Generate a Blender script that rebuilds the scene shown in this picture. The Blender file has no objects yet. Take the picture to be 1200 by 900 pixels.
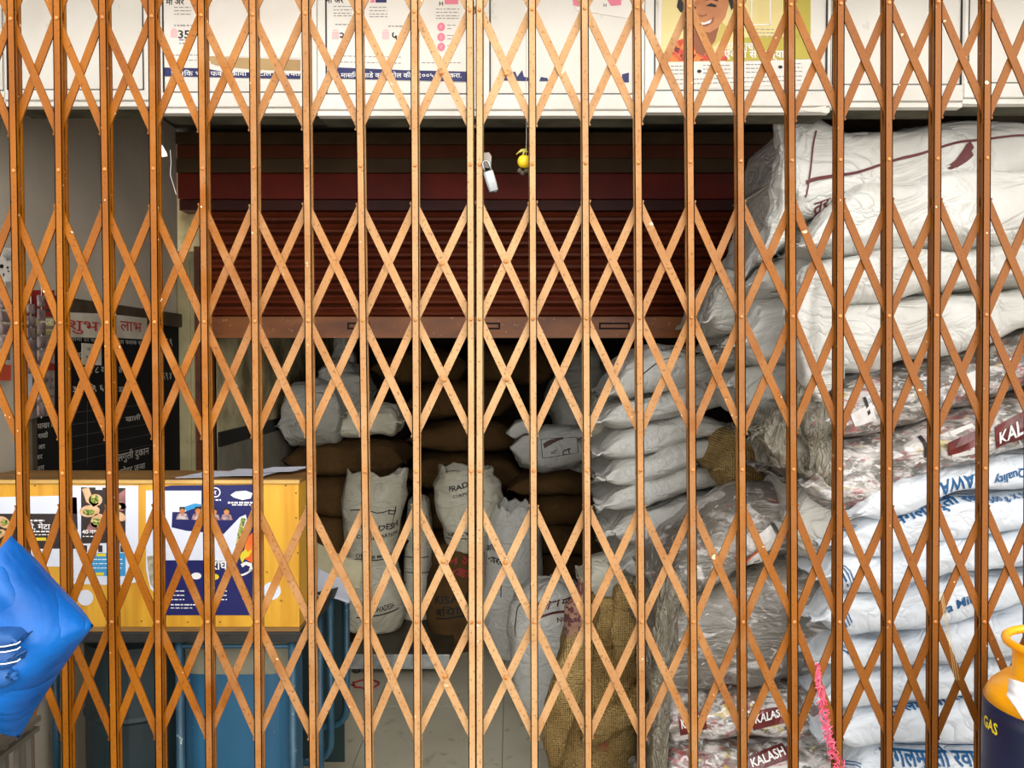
import bpy, math, random
from mathutils import Vector, noise, Matrix

# ------------------------------------------------------------------ camera, world, exposure
SC = bpy.context.scene
COL = SC.collection
F = 942.0                       # focal length in pixels of the 1200 x 900 frame
CZ = 1.62                       # eye height
PITCH = math.radians(1.52)      # looking slightly down
cam_d = bpy.data.cameras.new('camera')
cam_d.sensor_width = 36.0
cam_d.lens = F * 36.0 / 1200.0
cam_d.clip_start = 0.05
cam = bpy.data.objects.new('camera', cam_d)
cam.location = (0, 0, CZ)
cam.rotation_euler = (math.pi / 2 - PITCH, 0, 0)
COL.objects.link(cam)
SC.camera = cam

world = bpy.data.worlds.new('overcast_sky')
SC.world = world
world.use_nodes = True
_bg = world.node_tree.nodes['Background']
_bg.inputs['Color'].default_value = (0.98, 0.98, 0.98, 1)
_bg.inputs['Strength'].default_value = 1.2

sun_d = bpy.data.lights.new('hazy_sun', 'SUN')
sun_d.energy = 1.7
sun_d.angle = math.radians(75)
sun_d.color = (1.0, 0.95, 0.87)
sun = bpy.data.objects.new('hazy_sun', sun_d)
sun.rotation_euler = (math.radians(73), 0, math.radians(24))
sun.location = (2, -3, 5)
COL.objects.link(sun)

vs = SC.view_settings
vs.view_transform = 'Standard'
vs.look = 'None'
vs.gamma = 1.0
vs.use_curve_mapping = False
vs.exposure = 1.04

# ------------------------------------------------------------------ pixel <-> place
CP, SP = math.cos(PITCH), math.sin(PITCH)
def P(px, py, D):
    cx = (px - 600) / F; cy = -(py - 450) / F
    s = D / (CP + cy * SP)
    return Vector((cx * s, D, CZ + (-SP + cy * CP) * s))
def proj(p):
    x, y, z = p[0], p[1], p[2] - CZ
    f = y * CP - z * SP; u = y * SP + z * CP
    return 600 + F * x / f, 450 - F * u / f
XW = -1.45                      # left porch wall
def PW(px, py, off=0.0):
    x = XW + off
    c = (px - 600) / F
    cy = -(py - 450) / F
    s = x / c
    return Vector((x, s * (CP + cy * SP), CZ + (-SP + cy * CP) * s))

# ------------------------------------------------------------------ materials
def srgb(r, g, b):
    f = lambda c: (c / 255 / 12.92) if c / 255 <= 0.04045 else ((c / 255 + 0.055) / 1.055) ** 2.4
    return (f(r), f(g), f(b), 1)
MATS = {}
def mat(name, c1, c2=None, rough=0.6, metal=0.0, scale=6.0, bump=0.0, bscale=40.0, coat=0.0,
        spot=None, spot_scale=60.0, spot_lo=0.62, spot_hi=0.68, stretch=(1, 1, 1), detail=5.0, trans=0.0, spec=0.5, spread=(0.35, 0.65), rgh2=None):
    if name in MATS: return MATS[name]
    m = bpy.data.materials.new(name); m.use_nodes = True
    nt = m.node_tree; N = nt.nodes; L = nt.links
    b = N['Principled BSDF']
    b.inputs['Base Color'].default_value = c1
    b.inputs['Roughness'].default_value = rough
    b.inputs['Metallic'].default_value = metal
    b.inputs['Specular IOR Level'].default_value = spec
    b.inputs['Coat Weight'].default_value = coat
    b.inputs['Coat Roughness'].default_value = 0.22
    b.inputs['Transmission Weight'].default_value = trans
    tc = N.new('ShaderNodeTexCoord'); mp = N.new('ShaderNodeMapping')
    mp.inputs['Scale'].default_value = stretch
    L.new(tc.outputs['Object'], mp.inputs['Vector'])
    col = None
    if c2 is not None:
        n = N.new('ShaderNodeTexNoise'); n.inputs['Scale'].default_value = scale; n.inputs['Detail'].default_value = detail
        L.new(mp.outputs[0], n.inputs['Vector'])
        r = N.new('ShaderNodeMapRange'); r.inputs[1].default_value = spread[0]; r.inputs[2].default_value = spread[1]
        L.new(n.outputs['Fac'], r.inputs[0])
        x = N.new('ShaderNodeMix'); x.data_type = 'RGBA'
        x.inputs[6].default_value = c1; x.inputs[7].default_value = c2
        L.new(r.outputs[0], x.inputs[0]); col = x.outputs[2]
    if spot is not None:
        n = N.new('ShaderNodeTexNoise'); n.inputs['Scale'].default_value = spot_scale; n.inputs['Detail'].default_value = 4
        L.new(tc.outputs['Object'], n.inputs['Vector'])
        r = N.new('ShaderNodeMapRange'); r.inputs[1].default_value = spot_lo; r.inputs[2].default_value = spot_hi
        L.new(n.outputs['Fac'], r.inputs[0])
        x = N.new('ShaderNodeMix'); x.data_type = 'RGBA'
        if col is not None: L.new(col, x.inputs[6])
        else: x.inputs[6].default_value = c1
        x.inputs[7].default_value = spot
        L.new(r.outputs[0], x.inputs[0]); col = x.outputs[2]
    if col is not None: L.new(col, b.inputs['Base Color'])
    if bump > 0:
        n = N.new('ShaderNodeTexNoise'); n.inputs['Scale'].default_value = bscale; n.inputs['Detail'].default_value = 6
        L.new(mp.outputs[0], n.inputs['Vector'])
        bp = N.new('ShaderNodeBump'); bp.inputs['Strength'].default_value = bump; bp.inputs['Distance'].default_value = 0.01
        L.new(n.outputs['Fac'], bp.inputs['Height']); L.new(bp.outputs[0], b.inputs['Normal'])
    MATS[name] = m
    return m

def weave(m, scale, strength):
    """fine woven relief on a sack cloth material"""
    nt = m.node_tree; N = nt.nodes; L = nt.links; b = N['Principled BSDF']
    tc = N.new('ShaderNodeTexCoord')
    w1 = N.new('ShaderNodeTexWave'); w1.wave_type = 'BANDS'; w1.bands_direction = 'X'; w1.inputs['Scale'].default_value = scale
    w2 = N.new('ShaderNodeTexWave'); w2.wave_type = 'BANDS'; w2.bands_direction = 'Z'; w2.inputs['Scale'].default_value = scale
    w1.inputs['Distortion'].default_value = 1.5; w2.inputs['Distortion'].default_value = 1.5
    L.new(tc.outputs['Object'], w1.inputs['Vector']); L.new(tc.outputs['Object'], w2.inputs['Vector'])
    a = N.new('ShaderNodeMath'); a.operation = 'ADD'
    L.new(w1.outputs['Fac'], a.inputs[0]); L.new(w2.outputs['Fac'], a.inputs[1])
    bp = N.new('ShaderNodeBump'); bp.inputs['Strength'].default_value = strength; bp.inputs['Distance'].default_value = 0.003
    L.new(a.outputs[0], bp.inputs['Height'])
    old = b.inputs['Normal'].links
    if old: L.new(old[0].from_socket, bp.inputs['Normal'])
    L.new(bp.outputs[0], b.inputs['Normal'])

def gate_paint():
    m = mat('gate_paint', srgb(144, 84, 5), srgb(122, 66, 5), spec=0.2, rough=0.48, scale=9, stretch=(1, 1, 0.35), bump=0.12, bscale=60)
    nt = m.node_tree; N = nt.nodes; L = nt.links; b = N['Principled BSDF']
    base = b.inputs['Base Color'].links[0].from_socket
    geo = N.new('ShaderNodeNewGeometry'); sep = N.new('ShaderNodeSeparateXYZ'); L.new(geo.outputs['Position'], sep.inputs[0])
    # paler around the middle: brighter light there put into the colour, with hand wear
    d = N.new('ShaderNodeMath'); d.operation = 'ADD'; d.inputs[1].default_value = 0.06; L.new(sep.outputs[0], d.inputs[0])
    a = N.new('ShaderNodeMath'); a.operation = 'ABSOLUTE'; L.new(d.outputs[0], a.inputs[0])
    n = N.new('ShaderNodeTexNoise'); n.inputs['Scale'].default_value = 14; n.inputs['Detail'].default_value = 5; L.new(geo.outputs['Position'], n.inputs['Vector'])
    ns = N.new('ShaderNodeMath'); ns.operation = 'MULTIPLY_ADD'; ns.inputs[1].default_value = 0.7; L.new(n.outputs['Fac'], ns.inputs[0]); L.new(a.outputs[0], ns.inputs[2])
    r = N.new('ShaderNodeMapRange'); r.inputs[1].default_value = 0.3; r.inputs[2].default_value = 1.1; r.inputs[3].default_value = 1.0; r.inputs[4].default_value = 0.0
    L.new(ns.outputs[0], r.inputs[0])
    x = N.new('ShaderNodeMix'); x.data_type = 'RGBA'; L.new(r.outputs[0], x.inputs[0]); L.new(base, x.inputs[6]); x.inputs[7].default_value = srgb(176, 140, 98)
    # duller brown tone towards the right-hand leaf's end
    r2 = N.new('ShaderNodeMapRange'); r2.inputs[1].default_value = 0.35; r2.inputs[2].default_value = 0.9; r2.inputs[3].default_value = 0; r2.inputs[4].default_value = 0.75
    L.new(sep.outputs[0], r2.inputs[0])
    x2 = N.new('ShaderNodeMix'); x2.data_type = 'RGBA'; L.new(r2.outputs[0], x2.inputs[0]); L.new(x.outputs[2], x2.inputs[6]); x2.inputs[7].default_value = srgb(116, 68, 24)
    # rust freckles and a few pale chips
    n2 = N.new('ShaderNodeTexNoise'); n2.inputs['Scale'].default_value = 150; n2.inputs['Detail'].default_value = 3; L.new(geo.outputs['Position'], n2.inputs['Vector'])
    r3 = N.new('ShaderNodeMapRange'); r3.inputs[1].default_value = 0.58; r3.inputs[2].default_value = 0.68; r3.inputs[4].default_value = 0.6; L.new(n2.outputs['Fac'], r3.inputs[0])
    x3 = N.new('ShaderNodeMix'); x3.data_type = 'RGBA'; L.new(r3.outputs[0], x3.inputs[0]); L.new(x2.outputs[2], x3.inputs[6]); x3.inputs[7].default_value = srgb(84, 46, 22)
    n3 = N.new('ShaderNodeTexNoise'); n3.inputs['Scale'].default_value = 55; n3.inputs['Detail'].default_value = 2; L.new(tc_of(nt), n3.inputs['Vector'])
    r4 = N.new('ShaderNodeMapRange'); r4.inputs[1].default_value = 0.74; r4.inputs[2].default_value = 0.76; r4.inputs[4].default_value = 0.8; L.new(n3.outputs['Fac'], r4.inputs[0])
    x4 = N.new('ShaderNodeMix'); x4.data_type = 'RGBA'; L.new(r4.outputs[0], x4.inputs[0]); L.new(x3.outputs[2], x4.inputs[6]); x4.inputs[7].default_value = srgb(225, 205, 170)
    L.new(x4.outputs[2], b.inputs['Base Color'])
    return m
def tc_of(nt):
    for n in nt.nodes:
        if n.type == 'TEX_COORD': return n.outputs['Object']

def wrap_plastic(name, dark=0.0, seed=0.0):
    """grey shrink film over printed packets: packet colours show through in patches, white streaks paint its reflections, film is wrinkled and glossy"""
    m = mat(name, srgb(128, 122, 112), srgb(92, 88, 80), rough=0.34, scale=5, coat=0.7)
    nt = m.node_tree; N = nt.nodes; L = nt.links; b = N['Principled BSDF']
    base = b.inputs['Base Color'].links[0].from_socket
    tc = N.new('ShaderNodeTexCoord'); mp = N.new('ShaderNodeMapping'); mp.inputs['Location'].default_value = (seed, seed * 0.7, seed * 1.3)
    mp.inputs['Scale'].default_value = (1.0, 1.0, 1.7)
    L.new(tc.outputs['Object'], mp.inputs['Vector'])
    cur = base
    for k, (colr, sc, lo, hi, amt) in enumerate([
            (srgb(214, 208, 204), 11, 0.47, 0.60, 0.8), (srgb(120, 52, 48), 12, 0.57, 0.66, 0.75),
            (srgb(190, 168, 56), 15, 0.63, 0.70, 0.7), (srgb(196, 84, 84), 19, 0.60, 0.68, 0.6),
            (srgb(52, 48, 46), 24, 0.58, 0.68, 0.55), (srgb(240, 240, 238), 34, 0.55, 0.66, 0.7)]):  # final white layer paints reflection streaks on the film
        mk = N.new('ShaderNodeMapping'); mk.inputs['Location'].default_value = (k * 7.3 + seed, k * 3.1, k * 5.7)
        L.new(mp.outputs[0], mk.inputs['Vector'])
        n = N.new('ShaderNodeTexNoise'); n.inputs['Scale'].default_value = sc; n.inputs['Detail'].default_value = 5; n.inputs['Distortion'].default_value = 1.4
        L.new(mk.outputs[0], n.inputs['Vector'])
        r = N.new('ShaderNodeMapRange'); r.inputs[1].default_value = lo + dark * 0.09; r.inputs[2].default_value = hi + dark * 0.09; r.inputs[4].default_value = amt
        L.new(n.outputs['Fac'], r.inputs[0])
        x = N.new('ShaderNodeMix'); x.data_type = 'RGBA'; L.new(r.outputs[0], x.inputs[0]); L.new(cur, x.inputs[6]); x.inputs[7].default_value = colr
        cur = x.outputs[2]
    L.new(cur, b.inputs['Base Color'])
    n = N.new('ShaderNodeTexNoise'); n.inputs['Scale'].default_value = 26; n.inputs['Detail'].default_value = 6; n.inputs['Distortion'].default_value = 1.2
    ms = N.new('ShaderNodeMapping'); ms.inputs['Scale'].default_value = (0.5, 1, 1.6); ms.inputs['Rotation'].default_value = (0, 0.35, 0)
    L.new(tc.outputs['Object'], ms.inputs['Vector']); L.new(ms.outputs[0], n.inputs['Vector'])
    bp = N.new('ShaderNodeBump'); bp.inputs['Strength'].default_value = 0.75; bp.inputs['Distance'].default_value = 0.012
    L.new(n.outputs['Fac'], bp.inputs['Height']); L.new(bp.outputs[0], b.inputs['Normal']); L.new(bp.outputs[0], b.inputs['Coat Normal'])
    return m

def crease(m, scale=6.0, strength=0.5, dist=0.02, stretch=(1.0, 1.0, 1.8)):
    """sharp cloth creases"""
    nt = m.node_tree; N = nt.nodes; L = nt.links; b = N['Principled BSDF']
    tc = N.new('ShaderNodeTexCoord'); mp = N.new('ShaderNodeMapping'); mp.inputs['Scale'].default_value = stretch; mp.inputs['Rotation'].default_value = (0.2, 0.4, 0.1)
    L.new(tc.outputs['Object'], mp.inputs['Vector'])
    n = N.new('ShaderNodeTexNoise'); n.inputs['Scale'].default_value = scale; n.inputs['Detail'].default_value = 3; n.inputs['Distortion'].default_value = 1.6
    L.new(mp.outputs[0], n.inputs['Vector'])
    a = N.new('ShaderNodeMath'); a.operation = 'SUBTRACT'; a.inputs[1].default_value = 0.5; L.new(n.outputs['Fac'], a.inputs[0])
    c = N.new('ShaderNodeMath'); c.operation = 'ABSOLUTE'; L.new(a.outputs[0], c.inputs[0])
    d = N.new('ShaderNodeMath'); d.operation = 'POWER'; d.inputs[1].default_value = 0.6; L.new(c.outputs[0], d.inputs[0])
    bp = N.new('ShaderNodeBump'); bp.inputs['Strength'].default_value = strength; bp.inputs['Distance'].default_value = dist
    L.new(d.outputs[0], bp.inputs['Height'])
    old = b.inputs['Normal'].links
    if old: L.new(old[0].from_socket, bp.inputs['Normal'])
    L.new(bp.outputs[0], b.inputs['Normal'])
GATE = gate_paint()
WHITE_SACK = mat('white_woven_sack', srgb(221, 221, 216), srgb(203, 201, 193), rough=0.45, scale=3.5, bump=0.14, bscale=22); weave(WHITE_SACK, 95, 0.10)
CREAM_SACK = mat('cream_woven_sack', srgb(222, 218, 200), srgb(196, 190, 168), rough=0.5, scale=4, bump=0.15, bscale=25); weave(CREAM_SACK, 95, 0.12)
BLUE_SACK = mat('bluish_white_sack', srgb(226, 232, 238), srgb(208, 216, 224), rough=0.38, scale=3.5, bump=0.12, bscale=22); weave(BLUE_SACK, 95, 0.08)
GREY_SACK = mat('grey_white_sack', srgb(196, 194, 186), srgb(164, 162, 152), rough=0.5, scale=4, bump=0.15, bscale=25); weave(GREY_SACK, 95, 0.12)
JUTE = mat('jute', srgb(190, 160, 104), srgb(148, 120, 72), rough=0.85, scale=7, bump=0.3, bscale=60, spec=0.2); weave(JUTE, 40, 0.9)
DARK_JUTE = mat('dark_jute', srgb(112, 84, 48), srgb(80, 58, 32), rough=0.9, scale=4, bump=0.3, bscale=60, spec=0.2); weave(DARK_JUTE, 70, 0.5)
for _m, _s in ((WHITE_SACK, 0.55), (CREAM_SACK, 0.6), (BLUE_SACK, 0.45), (GREY_SACK, 0.7), (JUTE, 0.5), (DARK_JUTE, 0.4)): crease(_m, 5.5, _s, 0.03)
BLACK_INK = mat('black_ink', srgb(28, 26, 26), rough=0.6)
MAROON_INK = mat('maroon_ink', srgb(98, 40, 40), rough=0.6)
BLUE_INK = mat('blue_ink', srgb(6, 84, 136), rough=0.6)
RED_INK = mat('red_ink', srgb(176, 44, 44), rough=0.6)
NAVY_INK = mat('navy_ink', srgb(16, 22, 92), rough=0.45)
WHITE_INK = mat('white_ink', srgb(240, 240, 238), rough=0.5)
GREY_INK = mat('grey_ink', srgb(150, 146, 146), rough=0.6)
PINK_INK = mat('pink_ink', srgb(232, 130, 150), rough=0.6)
YELLOW_INK = mat('yellow_ink', srgb(226, 206, 40), rough=0.5)
CHALK = mat('chalk', srgb(188, 186, 176), rough=0.9)

# ------------------------------------------------------------------ mesh helpers
def wloc(o):
    v = Vector((0, 0, 0))
    while o is not None:
        v += o.location; o = o.parent
    return v
class MB:
    def __init__(s): s.v = []; s.f = []
    def add(s, vs_, fs):
        n = len(s.v); s.v += [Vector(p) for p in vs_]; s.f += [tuple(i + n for i in f) for f in fs]; return s
    def box(s, a, b):
        x0, y0, z0 = a; x1, y1, z1 = b
        s.add([(x0, y0, z0), (x1, y0, z0), (x1, y1, z0), (x0, y1, z0), (x0, y0, z1), (x1, y0, z1), (x1, y1, z1), (x0, y1, z1)],
              [(0, 3, 2, 1), (4, 5, 6, 7), (0, 1, 5, 4), (1, 2, 6, 5), (2, 3, 7, 6), (3, 0, 4, 7)]); return s
    def bar(s, a, b, w, t, side=Vector((0, 1, 0))):
        """box from a to b, width w in the plane square to side, thickness t along side"""
        a = Vector(a); b = Vector(b); d = (b - a).normalized(); q = d.cross(side).normalized() * (w / 2); n = side.normalized() * (t / 2)
        vs_ = []
        for p in (a, b): vs_ += [p - q - n, p + q - n, p + q + n, p - q + n]
        s.add(vs_, [(0, 1, 2, 3), (7, 6, 5, 4), (0, 4, 5, 1), (1, 5, 6, 2), (2, 6, 7, 3), (3, 7, 4, 0)]); return s
    def tube(s, pts, r, seg=8, closed=False):
        pts = [Vector(p) for p in pts]; n = len(pts); rings = []
        prev = None
        for i, p in enumerate(pts):
            if closed: d = pts[(i + 1) % n] - pts[i - 1]
            else: d = pts[min(i + 1, n - 1)] - pts[max(i - 1, 0)]
            d.normalize()
            up = prev if prev is not None else (Vector((0, 0, 1)) if abs(d.z) < 0.9 else Vector((1, 0, 0)))
            x = d.cross(up); 
            if x.length < 1e-5: x = d.cross(Vector((0, 1, 0)))
            x.normalize(); y = x.cross(d).normalized(); prev = y
            rr = r[i] if isinstance(r, (list, tuple)) else r
            rings.append([p + x * math.cos(2 * math.pi * k / seg) * rr + y * math.sin(2 * math.pi * k / seg) * rr for k in range(seg)])
        vs_ = [q for ring in rings for q in ring]; fs = []
        m = n if closed else n - 1
        for i in range(m):
            for k in range(seg):
                a = i * seg + k; b_ = i * seg + (k + 1) % seg; c = ((i + 1) % n) * seg + (k + 1) % seg; d_ = ((i + 1) % n) * seg + k
                fs.append((a, b_, c, d_))
        if not closed: fs += [tuple(range(seg - 1, -1, -1)), tuple((n - 1) * seg + k for k in range(seg))]
        s.add(vs_, fs); return s
    def lathe(s, c, prof, seg=32):
        c = Vector(c); vs_ = []; fs = []
        for (r, z) in prof:
            for k in range(seg):
                a = 2 * math.pi * k / seg; vs_.append((c.x + r * math.cos(a), c.y + r * math.sin(a), c.z + z))
        for i in range(len(prof) - 1):
            for k in range(seg):
                fs.append((i * seg + k, i * seg + (k + 1) % seg, (i + 1) * seg + (k + 1) % seg, (i + 1) * seg + k))
        fs += [tuple(range(seg - 1, -1, -1)), tuple((len(prof) - 1) * seg + k for k in range(seg))]
        s.add(vs_, fs); return s
    def slab(s, pts, n, t):
        """thick plate: outline pts, extruded by t along n"""
        pts = [Vector(p) for p in pts]; n = Vector(n).normalized() * t; k = len(pts)
        s.add(pts + [p + n for p in pts], [tuple(range(k)), tuple(range(2 * k - 1, k - 1, -1))] + [(i, i + k, (i + 1) % k + k, (i + 1) % k) for i in range(k)]); return s
    def grid(s, rows, closed_v=True):
        nu = len(rows); nv = len(rows[0]); vs_ = [q for r in rows for q in r]; fs = []
        for i in range(nu - 1):
            for j in range(nv if closed_v else nv - 1):
                fs.append((i * nv + j, i * nv + (j + 1) % nv, (i + 1) * nv + (j + 1) % nv, (i + 1) * nv + j))
        s.add(vs_, fs); return s
    def build(s, name, m, parent=None, smooth=False, bevel=0.0, kind=None):
        if parent is None:
            xs = [p.x for p in s.v]; ys = [p.y for p in s.v]; zs = [p.z for p in s.v]
            o0 = Vector(((min(xs) + max(xs)) / 2, (min(ys) + max(ys)) / 2, min(zs)))
        else: o0 = wloc(parent)
        me = bpy.data.meshes.new(name)
        me.from_pydata([tuple(p - o0) for p in s.v], [], s.f); me.update()
        import bmesh
        bm = bmesh.new(); bm.from_mesh(me); bmesh.ops.recalc_face_normals(bm, faces=bm.faces); bm.to_mesh(me); bm.free()
        if smooth:
            for p in me.polygons: p.use_smooth = True
        if m is not None: me.materials.append(m)
        o = bpy.data.objects.new(name, me); COL.objects.link(o)
        if parent is None: o.location = o0
        else: o.parent = parent
        if bevel > 0:
            bv = o.modifiers.new('bevel', 'BEVEL'); bv.width = bevel; bv.segments = 2; bv.limit_method = 'ANGLE'
        if kind: o['kind'] = kind
        return o
def tag(o, label, cat, group=None):
    o['label'] = label; o['category'] = cat
    if group: o['group'] = group
    return o
def thing(name, loc, label, cat, group=None):
    o = bpy.data.objects.new(name, None); o.empty_display_size = 0.1; o.location = loc; COL.objects.link(o)
    return tag(o, label, cat, group)
def struct(o):
    o['kind'] = 'structure'; return o
def box_obj(name, a, b, m, parent=None, bevel=0.0): return MB().box(a, b).build(name, m, parent, bevel=bevel)

def text_mesh(body, bold=0.0):
    c = bpy.data.curves.new('lettering', 'FONT'); c.body = body; c.size = 1.0; c.resolution_u = 2; c.offset = bold
    o = bpy.data.objects.new('lettering', c)
    me = bpy.data.meshes.new_from_object(o)
    v = [p.co.copy() for p in me.vertices]; f = [tuple(p.vertices) for p in me.polygons]
    bpy.data.objects.remove(o); bpy.data.curves.remove(c); bpy.data.meshes.remove(me)
    if v:
        x0 = min(p.x for p in v); x1 = max(p.x for p in v)
        for p in v: p.x -= (x0 + x1) / 2; p.y -= 0.36
    return v, f
def text_on(mb, body, origin, right, up, size, bold=0.0, width=None):
    v, f = text_mesh(body, bold)
    if not v: return mb
    right = Vector(right); up = Vector(up); origin = Vector(origin)
    sx = size
    if width: sx = width / max(1e-6, max(p.x for p in v) - min(p.x for p in v))
    mb.add([origin + right * (p.x * sx) + up * (p.y * size) for p in v], f); return mb
def R_(D): return Vector((1, 0, 0))
UP = Vector((0, 0, 1)); RT = Vector((1, 0, 0))
# flat print on a plane that faces the camera side (constant depth)
def prect(mb, x0, y0, x1, y1, D):
    mb.add([P(x0, y0, D), P(x1, y0, D), P(x1, y1, D), P(x0, y1, D)], [(0, 1, 2, 3)]); return mb
def ppoly(mb, pts, D):
    mb.add([P(x, y, D) for x, y in pts], [tuple(range(len(pts)))]); return mb
def pell(mb, cx, cy, rx, ry, D, n=24, rot=0.0):
    pts = []
    for k in range(n):
        a = 2 * math.pi * k / n; x = rx * math.cos(a); y = ry * math.sin(a)
        pts.append((cx + x * math.cos(rot) - y * math.sin(rot), cy + x * math.sin(rot) + y * math.cos(rot)))
    return ppoly(mb, pts, D)
def ptext(mb, body, cx, cy, hpx, D, bold=0.0, wpx=None):
    return text_on(mb, body, P(cx, cy, D), RT, UP, hpx * D / F, bold, wpx * D / F if wpx else None)
def pseudo(mb, x0, x1, y, h, D, rnd, slope=0.0):
    """a line of print too small to read: short dashes"""
    x = x0
    while x < x1:
        w = rnd.uniform(2.0, 6.0)
        yy = y + slope * (x - x0)
        prect(mb, x, yy, min(x + w, x1), yy + h, D); x += w + rnd.uniform(0.8, 1.6)
    return mb

# ------------------------------------------------------------------ sacks
def lerp_ctrl(ctrl, t):
    """ctrl sorted by first value; smooth interpolation of the others at fraction t"""
    x = ctrl[0][0] + (ctrl[-1][0] - ctrl[0][0]) * t
    for a, b in zip(ctrl, ctrl[1:]):
        if (x <= b[0]) == (b[0] > a[0]) or b is ctrl[-1]:
            k = (x - a[0]) / (b[0] - a[0]); k = max(0, min(1, k)); k2 = k * k * (3 - 2 * k); k = 0.5 * k + 0.5 * k2
            return [x] + [p + (q - p) * k for p, q in zip(a[1:], b[1:])]
def ridged(p): return 1 - abs(noise.noise(p)) * 2.0
def displace(rows, lump, wr, seed, ends=None, stretch=(6, 6, 16), lf=4.0):
    nu = len(rows); nv = len(rows[0]); off = Vector((seed * 3.17, seed * 1.91, seed * 2.33)); out = []
    for i in range(nu):
        r = rows[i]; c = sum(r, Vector()) / nv; rr = []
        for j in range(nv):
            p = r[j]
            a = rows[min(i + 1, nu - 1)][j] - rows[max(i - 1, 0)][j]; b = r[(j + 1) % nv] - r[j - 1]
            n = a.cross(b)
            if n.length < 1e-9: n = p - c
            if n.length > 1e-9: n.normalize()
            if n.dot(p - c) < 0: n = -n
            q = Vector((p.x * stretch[0], p.y * stretch[1], p.z * stretch[2])) + off
            q2 = Vector((p.x * 5 + p.z * 7, p.y * 4, p.z * 9 - p.x * 3)) + off * 1.7
            d = lump * noise.noise(p * lf + off) + wr * (ridged(q * 0.8) - 0.6) + wr * 0.9 * (ridged(q2) - 0.6) + wr * 0.5 * noise.noise(q * 2.3)
            if ends: d *= ends[i][0]; d += ends[i][1] * noise.noise(Vector((j * 0.55, i * 0.06, seed)))
            rr.append(p + n * d)
        out.append(rr)
    return out
def bag(name, D, ctrl, W, m, seed, label, cat='sack', group=None, lip=(0.03, 0.03), pinch=(0.14, 0.14), D2=None, nexp=3.4,
        lump=0.022, wr=0.007, nu=84, nv=56, parent=None, lipwave=0.012, gather=0.012, roll=0.0, stretch=(6, 6, 16)):
    """a filled sack lying on its side: ctrl = (px, top, bottom) stations along its length, D depth of its front, W its depth"""
    D2 = D if D2 is None else D2
    rows = []; ends = []
    for i in range(nu):
        t = i / (nu - 1); s = t
        x, yt, yb = lerp_ctrl(ctrl, s)
        d = D + (D2 - D) * s; ds = d + min(0.22 * W, 0.1)
        a = P(x, yt, ds); b = P(x, yb, ds); c = (a + b) / 2; h = (a.z - b.z) / 2
        e = 1.0
        if pinch[0] > 0 and t < pinch[0]: e = min(e, 1 - (1 - t / pinch[0]) ** 2.4)
        if pinch[1] > 0 and 1 - t < pinch[1]: e = min(e, 1 - (1 - (1 - t) / pinch[1]) ** 2.4)
        hh = max(h * (0.04 + 0.96 * e), 0.003); w = W / 2 * (1.0 - 0.06 * e)
        cy = d + W / 2; r = []
        for j in range(nv):
            g = 2 * math.pi * j / nv; cg = math.cos(g); sg = math.sin(g)
            y = -w * math.copysign(abs(cg) ** (2 / nexp), cg); z = hh * math.copysign(abs(sg) ** (2 / nexp), sg)
            r.append(Vector((c.x, cy + y, c.z + z + roll * y)))
        rows.append(r); ends.append((0.25 + 0.75 * e, gather * (1 - e) + gather * 0.25))
    rows = displace(rows, lump, wr, seed, ends, stretch)
    for end, sgn in ((0, -1), (nu - 1, 1)):
        lp = lip[0] if sgn < 0 else lip[1]
        if lp <= 0: continue
        base = rows[0] if sgn < 0 else rows[-1]; k = 3; ext = []
        for q in range(1, k + 1):
            rr = []
            for j in range(nv):
                p = base[j].copy(); p.x += sgn * lp * q / k * (1 + 0.35 * noise.noise(Vector((j * 0.5, seed, 0))))
                p.z += lipwave * (q / k) * noise.noise(Vector((p.y * 16, seed, q * 0.4))) * 2 - (q / k) * lp * 0.25
                rr.append(p)
            ext.append(rr)
        rows = (list(reversed(ext)) + rows) if sgn < 0 else rows + ext
    mb = MB().grid(rows)
    n0 = len(rows[0]); mb.f += [tuple(range(n0 - 1, -1, -1)), tuple((len(rows) - 1) * n0 + k for k in range(n0))]
    o = mb.build(name, m, parent, smooth=True)
    if parent is None: tag(o, label, cat, group)
    o_rows[o.name] = (rows, 'h'); return o
o_rows = {}
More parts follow.
